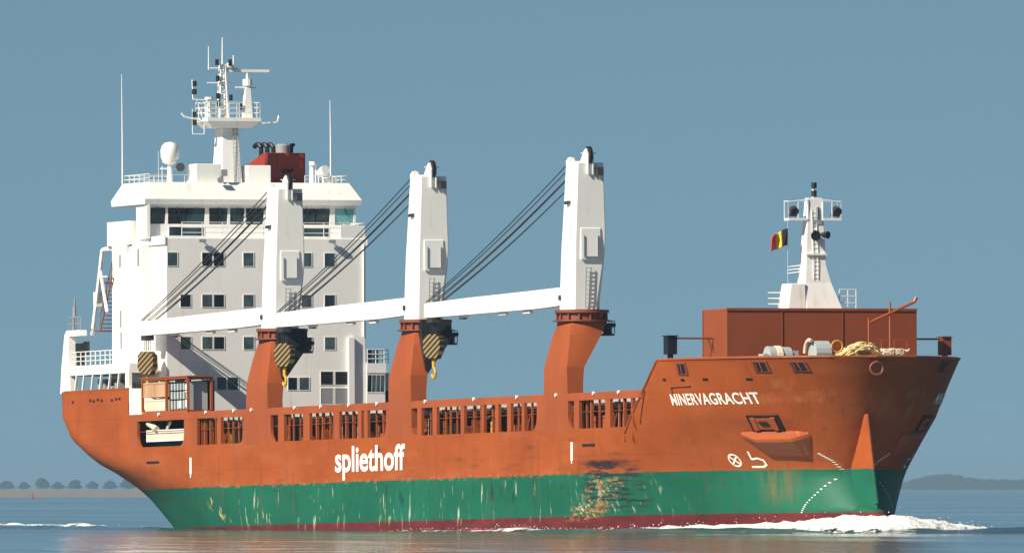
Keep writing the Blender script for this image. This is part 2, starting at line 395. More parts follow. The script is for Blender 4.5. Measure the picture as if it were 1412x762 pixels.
# sharp stem below the flared bow
mb = MB(); rings = []
for k in range(13):
    z = 5.85 - 8.0 * k / 12
    xt = tab(BOW, z)[1]
    xl = 124.75 + (5.85 - z) * 0.30 if z > 0 else 126.5 + z * -0.1
    xa = xt - 2.5; hw = 0.08 + max(0, xl - xt) * 0.13
    rings.append([(xa, -hw - 0.18, z), (xl - 0.25, -0.16, z), (xl - 0.06, -0.12, z), (xl, 0, z), (xl - 0.06, 0.12, z), (xl - 0.25, 0.16, z), (xa, hw + 0.18, z)])
mb.loft(rings); mb.build('stem', 'hull', hull, smooth=True)
mb = MB(); mb.path([(124.72 + (5.85 - z) * 0.30, 0, z) for z in (5.9, 4.5, 3.0, 1.5, 0.4)], .15, 8); mb.build('stem_bar', 'hull', hull, smooth=True)
mb = MB(); rings = []
for k in range(9):
    a = math.pi * k / 8 * 0.98 + 0.02
    rings.append([(124.8 + 2.6 * -math.cos(a), 1.15 * math.sin(a) * math.cos(q), -0.9 + 1.35 * math.sin(a) * math.sin(q)) for q in [6.28319 * i / 14 for i in range(14)]])
mb.loft(rings); mb.build('bulbous_bow', 'hull', hull, smooth=True)

# rubbing bar, gunwale caps, slanted bulwark edge
mb = MB()
for side in (-1, 1):
    pts = [skin(x, ZTOP, side, -0.02) for x in [113.2 + 0.6 * k for k in range(22)]] + [Vector((126.46, 0, ZTOP))]
    mb.path(pts, 0.08, 6); mb.cut()
    mb.path([Vector((11.1, side * 9.43, ZTOP)), Vector((XT + 1.0, side * 9.40, ZTOP))], 0.06, 6); mb.cut()
    mb.path([skin(107 + (z - 5) * 1.41, z, side, 0.0) for z in (5.05, 6.2, 7.4, 8.6, 9.4)], 0.09, 6); mb.cut()
each(mb, 'gunwale_cap', 'orange', hull)

# decks
def deck(name, x0, x1, z, mat, inset=0.12, n=40):
    mb = MB(); L = [x0 + (x1 - x0) * k / n for k in range(n + 1)]
    vs = [(x, -max(0.02, half(x, z) - inset), z) for x in L] + [(x, max(0.02, half(x, z) - inset), z) for x in L]
    mb.add(vs, [(i, i + 1, n + 2 + i, n + 1 + i) for i in range(n)])
    return mb.build(name, mat, ship)
deck('main_deck', 11.3, 113.5, 4.55, 'deck')
deck('forecastle_deck', 113.2, 126.2, 8.35, 'deck')
deck('poop_deck', -3.5, 11.0, 8.3, 'deck')
mb = MB(); zs = [4.56 + 4.6 * k / 8 for k in range(9)]
lp = [(-half(113.4, z) + .12, z) for z in zs] + [(half(113.4, z) - .12, z) for z in reversed(zs)]
mb.loft([[(113.35, y, z) for y, z in lp], [(113.45, y, z) for y, z in lp]]); mb.cut()
for s_ in (-1, 1): mb.box(11.0, 11.1, min(s_ * 7.2, s_ * 9.4), max(s_ * 7.2, s_ * 9.4), 4.56, 8.28); mb.cut()
each(mb, 'deck_bulkhead', 'orange', ship)

# hull fittings ------------------------------------------------------------------
def frame(x, z, side):
    p = skin(x, z, side); t_ = (skin(x + .2, z, side) - skin(x - .2, z, side)).normalized(); u = (skin(x, z + .2, side) - skin(x, z - .2, side)).normalized()
    n = t_.cross(u).normalized()
    if n.y * side < 0: n = -n
    return p, t_, u, n
def patch(mb, x, z, side, dx, dz, off, th, slant=0.0, cx=0.0, cz=0.0):
    """plate lying on the plating: dx along it, dz up it, shifted by cx, cz"""
    p, t_, u, n = frame(x, z, side)
    mb.loft([[p + t_ * (cx + sx * dx / 2 + sz * slant) + u * (cz + sz * dz / 2) + n * o_ for sx, sz in ((-1, -1), (1, -1), (1, 1), (-1, 1))] for o_ in (off - th, off)])
for x, z, side in ((116.3, 8.85, -1), (122.65, 8.88, -1), (124.5, 8.86, -1), (116.5, 8.85, 1), (123.4, 8.85, 1)):
    mb = MB(); patch(mb, x, z, side, 1.15, 0.80, 0.06, 0.12, 0.06); mb.cur = 1
    patch(mb, x, z, side, 0.80, 0.62, 0.075, 0.04, 0.05)
    mb.cur = 2; patch(mb, x, z, side, 0.10, 0.62, 0.12, 0.05, 0.05, 0.05); patch(mb, x, z, side, 0.08, 0.5, 0.12, 0.05, 0.05, -0.25)
    mb.build('fairlead', ['orange_dark', 'black', 'orange_dark'], hull)
mb = MB()
for k in range(16):
    a = 6.28319 * k / 16; a2 = 6.28319 * (k + 1) / 16
    f_ = lambda q: Vector((126.5 - 0.10 * abs(math.cos(q)) , 0.42 * math.cos(q), 8.7 + 0.40 * math.sin(q)))
    mb.tube(f_(a), f_(a2), 0.08, 0.08, 6)
mb.build('bow_chock', 'orange_dark', hull)
for side in (-1, 1):
    xc, zc = 121.0, 5.42
    mb = MB(); patch(mb, xc, zc, side, 2.35, 1.2, 0.05, 0.3, 0.14); mb.build('anchor_recess', 'black', hull)
    mb = MB(); patch(mb, xc, zc, side, 1.8, 0.8, 0.12, 0.2, 0.10)
    patch(mb, xc, zc, side, 0.34, 0.95, 0.17, 0.2, 0.12, 0.74); patch(mb, xc, zc, side, 0.34, 0.95, 0.17, 0.2, 0.12, -0.74)
    mb.cur = 1; patch(mb, xc, zc, side, 0.62, 0.30, 0.18, 0.1, -0.05, 0.0, 0.05)
    mb.build('anchor', ['orange', 'black'], hull)
    # shelf below the recess: a wedge standing out of the plating
    mb = MB(); rings = []
    for k in range(13):
        x = 118.9 + 3.9 * k / 12; e = min(1, k / 4, (12 - k) / 2.0)
        x_ = x
        rings.append([skin(x, 4.95, side, -0.1), skin(x, 4.78, side, 0.06 + (0.62 if side < 0 else 0.2) * e), skin(x, 4.62, side, 0.06 + (0.66 if side < 0 else 0.22) * e), skin(x + (120.9 - x) * 0.4, 3.35, side, -0.02)])
    mb.loft(rings); mb.build('anchor_shelf', 'orange', hull)
# scuppers and small dark marks
mb = MB()
for x in (-0.8, 3.0, 3.7, 4.6, 5.4, 7.6, 8.5, 9.2): patch(mb, x, 8.72 + 0.05 * math.sin(x * 3), -1, 0.42, 0.16, 0.02, 0.03); mb.cut()
for x, z, w_ in ((16.2, 4.35, 2.6), (101.0, 4.35, 2.2), (61.5, 4.6, 1.0), (113.9, 8.2, 0.4), (116.0, 8.15, 0.4), (118.2, 8.15, 0.5), (121.5, 8.1, 0.5)): patch(mb, x, z, -1, w_, 0.16, 0.02, 0.03); mb.cut()
each(mb, 'scupper', 'black', hull)
mb = MB()
for x0, x1, z in ((114.5, 116.6, 7.75),): mb.path([skin(x0, z - 0.7, -1, 0.05), skin(x0, z, -1, 0.05), skin(x1, z + 0.05, -1, 0.05)], 0.045, 5)
mb.cut(); mb.path([skin(109.6, 5.6, -1, 0.04), skin(111.0, 7.6, -1, 0.04)], 0.05, 5)
each(mb, 'drip_bar', 'orange_dark', hull)

# lettering: meshes from the built-in font, wrapped on the plating
def lettering(name, text, x0, x1, zb, cap, side=-1, mat='cream', bold=0.022, slope=0.0, spacing=1.0, parent=None):
    cu = bpy.data.curves.new(name, 'FONT'); cu.body = text; cu.offset = bold; cu.resolution_u = 4; cu.space_character = spacing
    ob = bpy.data.objects.new(name, cu); COL.objects.link(ob)
    bpy.context.view_layer.update()
    me = bpy.data.meshes.new_from_object(ob.evaluated_get(bpy.context.evaluated_depsgraph_get()))
    bpy.data.objects.remove(ob); bpy.data.curves.remove(cu)
    me.name = name
    bm = bmesh.new(); bm.from_mesh(me); bmesh.ops.triangulate(bm, faces=bm.faces)
    bmesh.ops.subdivide_edges(bm, edges=[e for e in bm.edges if e.calc_length() > 0.25], cuts=2, use_grid_fill=True)
    bmesh.ops.triangulate(bm, faces=bm.faces); bm.to_mesh(me); bm.free()
    xs = [v.co.x for v in me.vertices]; a, b_ = min(xs), max(xs)
    for v in me.vertices:
        k = (v.co.x - a) / (b_ - a)
        x = x0 + (x1 - x0) * k if side < 0 else x1 + (x0 - x1) * k
        v.co = skin(x, zb + slope * k + v.co.y * cap / 0.72, side, 0.03)
    me.materials.clear(); me.materials.append(M[mat])
    o = bpy.data.objects.new(name, me); COL.objects.link(o); o.parent = parent or hull
    return o
lettering('company_lettering', 'spliethoff', 53.3, 66.9, 3.28, 1.66, bold=0.024, spacing=1.0)
lettering('name_lettering', 'MINERVAGRACHT', 114.1, 121.55, 6.64, 0.70, bold=0.022, spacing=1.04)
lettering('name_lettering', 'MINERVAGRACHT', 114.1, 121.55, 6.64, 0.70, side=1, bold=0.022)

def stroke(mb, pts, w_, side=-1):
    for (xa, za), (xb, zb) in zip(pts, pts[1:]):
        d = Vector((xb - xa, zb - za)); L = d.length
        if L < 1e-6: continue
        n = Vector((-d.y, d.x)) / L * w_ / 2; d = d / L * w_ * 0.3
        q = [(xa - d.x + n.x, za - d.y + n.y), (xb + d.x + n.x, zb + d.y + n.y), (xb + d.x - n.x, zb + d.y - n.y), (xa - d.x - n.x, za - d.y - n.y)]
        mb.add([skin(x, z, side, 0.022) for x, z in q], [(0, 1, 2, 3)])
for x in (24.1, 98.0):
    mb = MB(); stroke(mb, [(x, 4.45), (x, 3.55)], 0.42); stroke(mb, [(x - 0.02, 3.45), (x - 0.02, 3.3)], 0.2); mb.build('tug_mark', 'cream', hull)
for side in (-1, 1):
    mb = MB(); c0 = (117.25, 3.2); r = 0.40
    pts = [(c0[0] + 0.42 * math.cos(a), c0[1] + 0.36 * math.sin(a)) for a in [6.28319 * k / 18 for k in range(19)]]
    stroke(mb, pts, 0.11, side); stroke(mb, [(c0[0] - .3, c0[1] - .25), (c0[0] + .3, c0[1] + .25)], 0.11, side); stroke(mb, [(c0[0] - .3, c0[1] + .25), (c0[0] + .3, c0[1] - .25)], 0.11, side)
    mb.build('thruster_mark', 'cream', hull)
    mb = MB(); x, z = 118.9, 3.2
    stroke(mb, [(x - .3, z + .5), (x - .35, z + .05), (x + .1, z + .1), (x + .42, z - .02), (x + .45, z - .3), (x + .2, z - .42), (x - .6, z - .42)], 0.12, side)
    mb.build('bulb_mark', 'cream', hull)
    mb = MB()
    for P_, n_ in (([(122.5, 3.55), (122.75, 3.1), (122.75, 2.3)], 12), ([(122.7, 1.95), (122.1, 1.1), (121.5, .45), (121.2, -.05)], 14)):
        for k in range(n_):
            a = k / (n_ - 1) * (len(P_) - 1); i_ = min(int(a), len(P_) - 2); a -= i_
            x = P_[i_][0] + (P_[i_ + 1][0] - P_[i_][0]) * a; z = P_[i_][1] + (P_[i_ + 1][1] - P_[i_][1]) * a
            stroke(mb, [(x, z), (x + 0.07, z)], 0.06, side); mb.cut()
    each(mb, 'draught_mark', 'cream', hull)

# ------------------------------------------------------------------ open side screen along the main deck
SZ0, SZ1 = 5.39, 7.62
OPEN = [(12.9, 22.7), (25.4, 29.5), (30.3, 34.9), (40.4, 41.9), (43.1, 46.9), (48.2, 53.0), (54.1, 57.7), (58.4, 58.9), (59.6, 63.2),
        (67.9, 69.2), (70.0, 72.1), (72.9, 77.5), (78.1, 81.3), (81.8, 83.9), (84.5, 86.2), (86.8, 88.8), (89.3, 91.6), (97.3, 98.4), (99.3, 104.0), (104.9, 108.8)]
for side in (-1, 1):
    mb = MB(); y0, y1 = (-9.447, -9.25) if side < 0 else (9.25, 9.447)
    mb.box(11.1, 110.55, y0, y1, 7.16, SZ1)                                   # top rail
    mb.box(11.1, 110.6, side * 9.1 - 0.17, side * 9.1 + 0.14, 7.56, SZ1 + 0.03)
    last = 11.1
    for a, b_ in OPEN + [(108.9, 108.9)]:
        if a - last > 0.02: mb.box(last, a, y0, y1, SZ0, 7.17)
        last = b_
    mb.box(22.7, 25.4, side * 9.05 - 0.1, side * 9.05 + 0.1, SZ0, 7.2)
    # rounded lower corners next to the crane feet and at the big aft opening
    for a, s_ in ((12.9, 1), (22.7, -1), (40.4, 1), (63.2, -1), (67.9, 1), (91.6, -1), (97.3, 1), (34.9, -1)):
        n = 6; c0 = (a + s_ * 0.9, SZ0 + 0.9)
        arc = [(a, SZ0), ] + [(c0[0] - s_ * 0.9 * math.cos(q), c0[1] - 0.9 * math.sin(q)) for q in [math.pi / 2 * k / n for k in range(n + 1)]]
        mb.loft([[(x, y0 + 0.003, z) for x, z in arc], [(x, y1 - 0.003, z) for x, z in arc]])
    sc_o = mb.build('side_screen', 'orange', ship)
    mb = MB(); rs = random.Random(5)
    for a, b_ in OPEN[1:]:
        x = a + rs.uniform(.3, .8)
        while x < b_ - .2:
            w_ = rs.choice((.05, .06, .09)); y = side * rs.uniform(9.0, 9.2); mb.box(x, x + w_ * 2, y - w_, y + w_, 4.56, 7.16); mb.cut(); x += rs.uniform(.85, 1.5)
    each(mb, 'stanchion', 'orange', sc_o)
    mb = MB()
    for z in (6.45,): mb.tube((12, side * 9.2, z), (109.5, side * 9.2, z), 0.025, 0.025, 4); mb.cut()
    each(mb, 'side_rail', 'orange_dark', sc_o)
    mb = MB()
    for x in (17.5, 27.3, 33.0, 36.6, 45.3, 50.5, 56.0, 61.5, 70.8, 80.0, 88, 95.2, 102.0, 106.5): mb.disc((x, side * 9.48, 7.56), (0, 1, 0), 0.12, 0.12, 8); mb.cut()
    each(mb, 'deck_lamp', 'white', sc_o)

# hatch coaming with stiffeners, pipes, fans and posts seen through the openings
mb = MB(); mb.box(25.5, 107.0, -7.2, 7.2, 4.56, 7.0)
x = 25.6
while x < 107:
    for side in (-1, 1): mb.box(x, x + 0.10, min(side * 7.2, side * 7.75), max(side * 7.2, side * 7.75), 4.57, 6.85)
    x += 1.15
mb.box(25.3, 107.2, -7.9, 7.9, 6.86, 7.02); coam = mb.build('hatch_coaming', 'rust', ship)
mb = MB()
for k in range(7):
    a = 26 + k * 11.6; mb.box(a, a + 11.45, -7.7, 7.7, 7.025, 7.5); mb.cut()
each(mb, 'hatch_cover', 'pale_grey', coam)
mb = MB()
for z, y in ((5.0, -8.0), (6.72, -8.0)): mb.tube((25, y, z), (108, y, z), 0.05, 0.05, 5); mb.cut()
each(mb, 'deck_pipe', 'steel', coam)
rng = random.Random(3)
vent = MB(); post = MB(); yel = MB(); wht = MB(); red = MB(); dark = MB()
for k in range(96):
    x = 25.8 + k * 0.855 + rng.uniform(-0.25, 0.25); y = -8.3 + rng.uniform(-0.3, 0.25); q = rng.random()
    if q < 0.17:
        vent.tube((x, y, 4.56), (x, y, 6.75), 0.03, 0.03, 6); vent.disc((x, y, 6.9), (0, 0, 1), 0.26, 0.26, 10); vent.box(x - 0.45, x + 0.45, y - 0.1, y + 0.2, 6.72, 6.98)
    elif q < 0.42: post.box(x - 0.06, x + 0.06, y - 0.06, y + 0.06, 4.56, 7.0); post.tube((x, y, 5.2), (x + 0.8, y, 6.6), 0.05, 0.05, 5)
    elif q < 0.50: yel.box(x - 0.16, x + 0.16, y - 0.12, y + 0.12, 4.56, 5.9 + rng.random() * 0.5)
    elif q < 0.70: red.box(x - 0.3, x + 0.3, y - 0.2, y + 0.2, 4.56, 5.6 + rng.random() * 0.8)
    elif q < 0.86: dark.box(x - 0.4, x + 0.4, y - 0.15, y + 0.35, 4.56, 6.0 + rng.random() * 0.9)
    else: wht.tube((x - 0.4, y, 6.3 + rng.random() * 0.5), (x + 0.5, y, 6.4 + rng.random() * 0.4), 0.07, 0.07, 6)
    for m_ in (vent, post, yel, red, dark, wht): m_.cut()
each(vent, 'ventilator', 'steel', coam); each(post, 'bracing', 'orange', coam); each(yel, 'valve_post', 'yellow', coam)
each(red, 'locker', 'orange', coam); each(dark, 'equipment_cabinet', 'black', coam); each(wht, 'hose', 'packing', coam)

# ------------------------------------------------------------------ cranes
def build_crane():
    c = empty('crane', (0, 0, 0), ship)
    Y0 = -7.5
    def ring4(z, x0, x1, y0, y1, n=5):
        return [(x0, y0 - Y0, z), (x1, y0 - Y0, z), (x1, y1 - Y0, z), (x0, y1 - Y0, z)]
    def squircle(z, t_, q):       # blend a rectangle to the ring's circle
        x0, x1, y0, y1 = q; out = []
        for k in range(24):
            a = 6.2831853 * k / 24; ca, sa = math.cos(a), math.sin(a); mx = max(abs(ca), abs(sa))
            rx = (x0 + x1) / 2 + ca / mx * (x1 - x0) / 2; ry = (y0 + y1) / 2 - Y0 + sa / mx * (y1 - y0) / 2
            cx, cy = 1.55 * ca, 1.55 * sa
            out.append((rx + (cx - rx) * t_, ry + (cy - ry) * t_, z))
        return out
    mb = MB()
    secs = [(5.25, 0, (-2.3, 3.5, -9.452, -8.4)), (5.45, 0, (-1.95, 3.0, -9.452, -8.4)), (5.9, 0, (-1.75, 2.72, -9.452, -8.4)), (8.3, 0, (-1.7, 2.62, -9.45, -8.4)),
            (9.3, 0, (-1.68, 2.52, -9.43, -8.28)), (11.3, 0.12, (-1.52, 1.85, -8.98, -6.95)), (12.0, 0.6, (-1.5, 1.6, -8.9, -6.3)), (12.2, 1.0, (-1.5, 1.5, -9, -6))]
    mb.loft([squircle(z, t_, q) for z, t_, q in secs]); pd = mb.build('pedestal', 'orange', c, smooth=True); pd.data.set_sharp_from_angle(angle=R(12))
    mb = MB(); mb.lathe(0, 0, [(1.5, 12.2), (1.85, 12.2), (1.85, 12.28), (1.5, 12.28), (1.5, 12.72), (1.72, 12.74), (1.72, 12.93), (1.4, 12.93)], 28)
    for k in range(14):
        a = 6.28319 * k / 14; p = Vector((1.58 * math.cos(a), 1.58 * math.sin(a), 12.28)); mb.tube(p, p + Vector((0, 0, 0.44)), 0.07, 0.07, 5)
    mb.build('slewing_ring', 'orange_dark', c, smooth=True)
    mb = MB(); mb.tube((0.8, 1.2, 11.98), (0.8, 1.95, 11.98), 0.12); mb.box(0.2, 1.2, 1.15, 1.75, 11.3, 11.42); mb.box(0.3, 1.0, 1.3, 1.6, 11.42, 12.0)
    mb.rail([(0.2, 1.75, 11.42), (1.2, 1.75, 11.42), (1.2, 1.2, 11.42)], 0.8, 0.5, 0.03, 2); mb.build('ring_platform', 'black', c)
    # housing: a tapered box with a chamfered foot
    mb = MB()
    def oct8(z, x0, x1, y0, y1, ch):
        return [(x0 + .12, y0, z), (x1 - ch, y0, z), (x1, y0 + ch * .5, z), (x1, y1 - ch, z), (x1 - ch, y1, z), (x0 + .12, y1, z), (x0, y1 - .12, z), (x0, y0 + .12, z)]
    mb.loft([oct8(12.935, -1.3, 1.25, -1.05, 0.85, .3), oct8(13.3, -1.3, 1.25, -1.05, 0.85, .3), oct8(16.3, -1.2, 1.45, -0.97, 1.05, .1), oct8(17.2, -1.15, 1.48, -0.95, 1.08, .04), oct8(17.9, -1.05, 1.5, -0.93, 1.08, .04), oct8(22.15, -0.7, 1.55, -0.80, 0.92, .04)])
    tw = mb.build('crane_housing', 'white', c, smooth=True, bevel=0.03)
    mb = MB(); zf = lambda z: 1.5 + (z - 17.2) / 4.95 * 0.06
    mb.box(1.47, 1.56, -0.62, 0.72, 16.05, 18.05); hp = mb.build('hatch_panel', 'white', c, bevel=0.04)
    mb = MB()
    mb.path([(1.6, -0.42, 17.6), (1.6, -0.42, 16.25), (1.6, 0.5, 16.25), (1.6, 0.5, 17.6)], 0.035, 5)
    mb.build('hatch_rail', 'steel', c)
    mb = MB()
    for y in (-0.25, 0.1):
        mb.tube((1.33, y, 13.0), (1.52, y, 15.6), 0.03, 0.03, 4)
    for k in range(10):
        z = 13.1 + k * 0.27; xx = 1.34 + (z - 13) * 0.073
        mb.tube((xx, -0.25, z), (xx, 0.1, z), 0.022, 0.022, 4)
    mb.box(1.25, 1.40, -0.32, 0.15, 12.25, 12.95)
    mb.build('ladder', 'steel', c)
    # head gear
    mb = MB()
    for y in (-0.16, 0.16):
        mb.add([(0.2, y - .04, 22.1), (1.7, y - .04, 21.4), (1.7, y - .04, 22.6), (1.35, y - .04, 23.05), (1.0, y - .04, 22.9), (0.2, y + .04, 22.1), (1.7, y + .04, 21.4), (1.7, y + .04, 22.6), (1.35, y + .04, 23.05), (1.0, y + .04, 22.9)],
               [(0, 1, 2, 3, 4), (9, 8, 7, 6, 5), (0, 5, 6, 1), (1, 6, 7, 2), (2, 7, 8, 3), (3, 8, 9, 4), (4, 9, 5, 0)])
    mb.box(-0.75, -0.35, -0.75, -0.3, 22.1, 22.35); mb.tube((-0.75, -0.5, 22.35), (-0.3, -0.5, 22.35), 0.2, 0.2, 8)
    mb.tube((1.3, -0.5, 22.75), (1.3, 0.5, 22.75), 0.04, 0.04, 5); mb.box(0.2, 1.3, -0.78, -0.55, 22.12, 22.25)
    mb.build('sheave_bracket', 'white', c)
    mb = MB(); mb.disc((1.36, 0.0, 22.62), (0, 1, 0), 0.56, 0.2, 20); mb.build('sheave', 'black', c)
    mb = MB(); mb.box(1.65, 2.05, 0.35, 0.75, 21.35, 21.75); mb.tube((1.5, 0.5, 21.8), (1.9, 0.5, 21.8), 0.05, 0.05, 5); mb.box(1.5, 1.85, 0.3, 0.85, 21.78, 21.84); mb.build('floodlight', 'floodlight', c)
    mb = MB(); mb.box(-0.1, 0.15, -1.12, -0.88, 19.55, 19.75); mb.cut(); mb.box(0.25, 0.45, -1.1, -0.88, 19.6, 19.78); mb.v and each(mb, 'wall_lamp', 'floodlight', c)
    # jib lying level, head towards the stern
    mb = MB(); ya, yb = -1.08, -0.42
    st = [(-1.05, 13.25, 14.35, 0), (-1.6, 13.2, 14.36, 0), (-6, 13.1, 14.28, 0), (-18, 13.02, 14.10, 0), (-25.4, 12.98, 13.95, 0.03), (-26.7, 13.02, 13.88, 0.08)]
    mb.loft([[(x, ya + i_, z0), (x, yb - i_, z0), (x, yb - i_, z1), (x, ya + i_, z1)] for x, z0, z1, i_ in st])
    for x in (-8.5, -13, -20.5):
        mb.box(x, x + 1.3, ya + .2, yb - .2, 12.86, 13.09)
    
    mb.build('jib', 'white', c, bevel=0.03)
    mb = MB(); mb.tube((-1.05, -1.14, 13.72), (-1.05, -0.5, 13.72), 0.17, 0.17, 10); mb.cut(); mb.box(-20.3, -19.6, -0.9, -0.6, 12.76, 12.858); mb.cut(); each(mb, 'jib_fitting', 'floodlight', c)
    # luffing and hoisting wires
    for k, (zt, yt, xb, yb_) in enumerate(((22.25, -0.5, -26.4, -0.95), (21.75, -0.62, -25.8, -1.0), (21.5, -0.3, -25.5, -0.6), (21.25, -0.62, -24.8, -1.0), (20.85, -0.3, -24.2, -0.6), (20.55, -0.62, -23.4, -1.0))):
        mb = MB(); a = Vector((-0.75, yt, zt)); b_ = Vector((xb, yb_, 14.0)); n = 8
        pts = [a.lerp(b_, i / n) - Vector((0, 0, 0.25 * math.sin(math.pi * i / n))) for i in range(n + 1)]
        mb.path(pts, 0.036, 5); mb.build('wire_rope', 'cable', c)
    # hook block
    hx, hy = -25.0, -0.95
    mb = MB()
    prof = [(-0.36, 11.9), (0.36, 11.9), (0.62, 11.6), (0.62, 10.8), (0.34, 10.32), (-0.34, 10.32), (-0.62, 10.8), (-0.62, 11.6)]
    L = []
    for s_, k in ((-0.36, 0.93), (-0.30, 1), (0.30, 1), (0.36, 0.93)):
        L.append([(hx + p * k * 0.707 + s_ * 0.707, hy + p * k * 0.707 - s_ * 0.707, 11.1 + (z - 11.1) * k) for p, z in prof])
    mb.loft(L); mb.build('hook_block', 'stripes', c)
    mb = MB(); mb.tube((hx, hy, 10.3), (hx, hy, 9.75), 0.13, 0.11, 8)
    arc = [(hx + 0.02 + 0.30 * math.sin(a), hy, 9.42 + 0.32 * math.cos(a)) for a in [0.2 + 4.2 * k / 9 for k in range(10)]]
    mb.path(arc, 0.10, 6); mb.build('hook', 'yellow', c, smooth=True)
    mb = MB()
    for d in (-0.25, -0.08, 0.1, 0.27): mb.tube((hx + d, hy + d * .4, 11.95), (hx + d, hy + d * .4, 13.0), 0.03, 0.03, 4)
    mb.box(hx - 0.5, hx + 0.5, hy - 0.3, hy + 0.3, 12.65, 12.98); mb.build('hoist_wire', 'cable', c)
    return c
crane0 = build_crane()
crane0.location = (94.6, -7.5, 0)
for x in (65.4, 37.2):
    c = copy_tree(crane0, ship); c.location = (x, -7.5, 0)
    mb = MB()          # black block added to stand for shade on the pedestal front, only on these two
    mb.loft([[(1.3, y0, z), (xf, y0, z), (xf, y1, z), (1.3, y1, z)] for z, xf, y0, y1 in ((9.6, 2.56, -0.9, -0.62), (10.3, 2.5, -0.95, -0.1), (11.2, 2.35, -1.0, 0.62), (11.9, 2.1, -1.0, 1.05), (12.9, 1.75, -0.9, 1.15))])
    mb.build('pedestal_shade', 'black', c)

# ------------------------------------------------------------------ accommodation
HF = 12.4; HW = 7.17
mb = MB()
mb.box(2.5, HF, -HW, HW, 4.57, 19.62)
house = mb.build('accommodation_block', 'white', ship, bevel=0.05)
mb = MB()
for s_ in (-1, 1):
    mb.quadloft([(10.9, 2.6, 9.0, min(s_ * 7.172, s_ * 7.75), max(s_ * 7.172, s_ * 7.75)), (19.28, 2.6, 9.0, min(s_ * 7.172, s_ * 7.75), max(s_ * 7.172, s_ * 7.75))]); mb.cut()
each(mb, 'stair_tower', 'white', house, bevel=0.05)
mb = MB()
mb.tube((HF + 0.1, 6.98, 12.95), (HF + 0.1, 6.98, 19.2), 0.07, 0.07, 6); mb.cut()
mb.box(HF - .4, HF + 0.25, 5.85, 6.25, 8.3, 12.9)
each(mb, 'downpipe', 'white', house)
wr = random.Random(12)
def window(y0, y1, z0, z1, glass=None, name='window', parent=None, x=HF):
    mb = MB(); f_ = 0.04; glass = glass or wr.choice(('glass', 'glass_grey', 'glass_dark', 'glass_grey'))
    mb.box(x - 0.02, x + 0.03, y0 - f_, y1 + f_, z1, z1 + f_); mb.box(x - 0.02, x + 0.03, y0 - f_, y1 + f_, z0 - f_, z0)
    mb.box(x - 0.02, x + 0.03, y0 - f_, y0, z0, z1); mb.box(x - 0.02, x + 0.03, y1, y1 + f_, z0, z1)
    mb.cur = 1; mb.box(x - 0.03, x + 0.012, y0, y1, z0, z1)
    return mb.build(name, ['white', glass], parent or house)
wy = [(-7.08 + 0.02, -6.36), (-4.59, -3.87), (-3.76, -3.03), (-1.63, -0.90), (2.54, 3.27), (4.21, 4.94)]
for a, b_ in wy: window(a, b_, 17.70, 18.60)
for a, b_ in [(-6.15, -5.42)] + wy[1:]: window(a, b_, 14.93, 15.76)
for a, b_ in [(-6.15, -5.42)] + wy[1:]: window(a, b_, 12.07, 12.90)
for a, b_ in [(-6.57, -5.84), (-3.55, -2.90), (-2.80, -2.05), (1.55, 2.2), (2.36, 3.06)]: window(a, b_, 9.33, 10.16)
for a, b_ in [(3.90, 4.78), (4.94, 5.83)]:
    window(a, b_, 9.69, 10.57, 'black', 'louvre')
    window(a, b_, 8.36, 9.44, 'steel', 'louvre')
# side slits and doors of the stair tower
mb = MB()
for x, z in ((4.2, 17.8), (8.1, 17.8), (4.3, 13.7), (4.4, 12.2)): mb.box(x, x + 0.35, -7.775, -7.74, z, z + 1.15); mb.cut()
each(mb, 'side_window', 'steel', house)
# bridge wings
for s_ in (-1, 1):
    mb = MB(); ya, yb = 7.0, 7.95
    q = lambda x0, x1, y0, y1, z0, z1: mb.box(x0, x1, min(s_ * y0, s_ * y1), max(s_ * y0, s_ * y1), z0, z1)
    q(2.2, 7.0, 7.0, 7.95, 19.29, 19.45); q(2.2, 7.0, 7.87, 7.95, 19.45, 20.9); q(2.2, 2.28, 7.0, 7.87, 19.45, 20.9); q(6.92, 7.0, 7.2, 7.87, 19.45, 20.9)
    q(7.0, 12.45, 7.2, 7.3, 19.15, 19.75)
    mb.loft([[(3.0, s_ * 7.76, 19.29), (6.4, s_ * 7.76, 19.29), (6.4, s_ * 7.93, 19.29), (3.0, s_ * 7.93, 19.29)], [(3.4, s_ * 7.755, 18.6), (6.0, s_ * 7.755, 18.6), (6.0, s_ * 7.77, 18.6), (3.4, s_ * 7.77, 18.6)]])
    mb.build('bridge_wing', 'white', house)
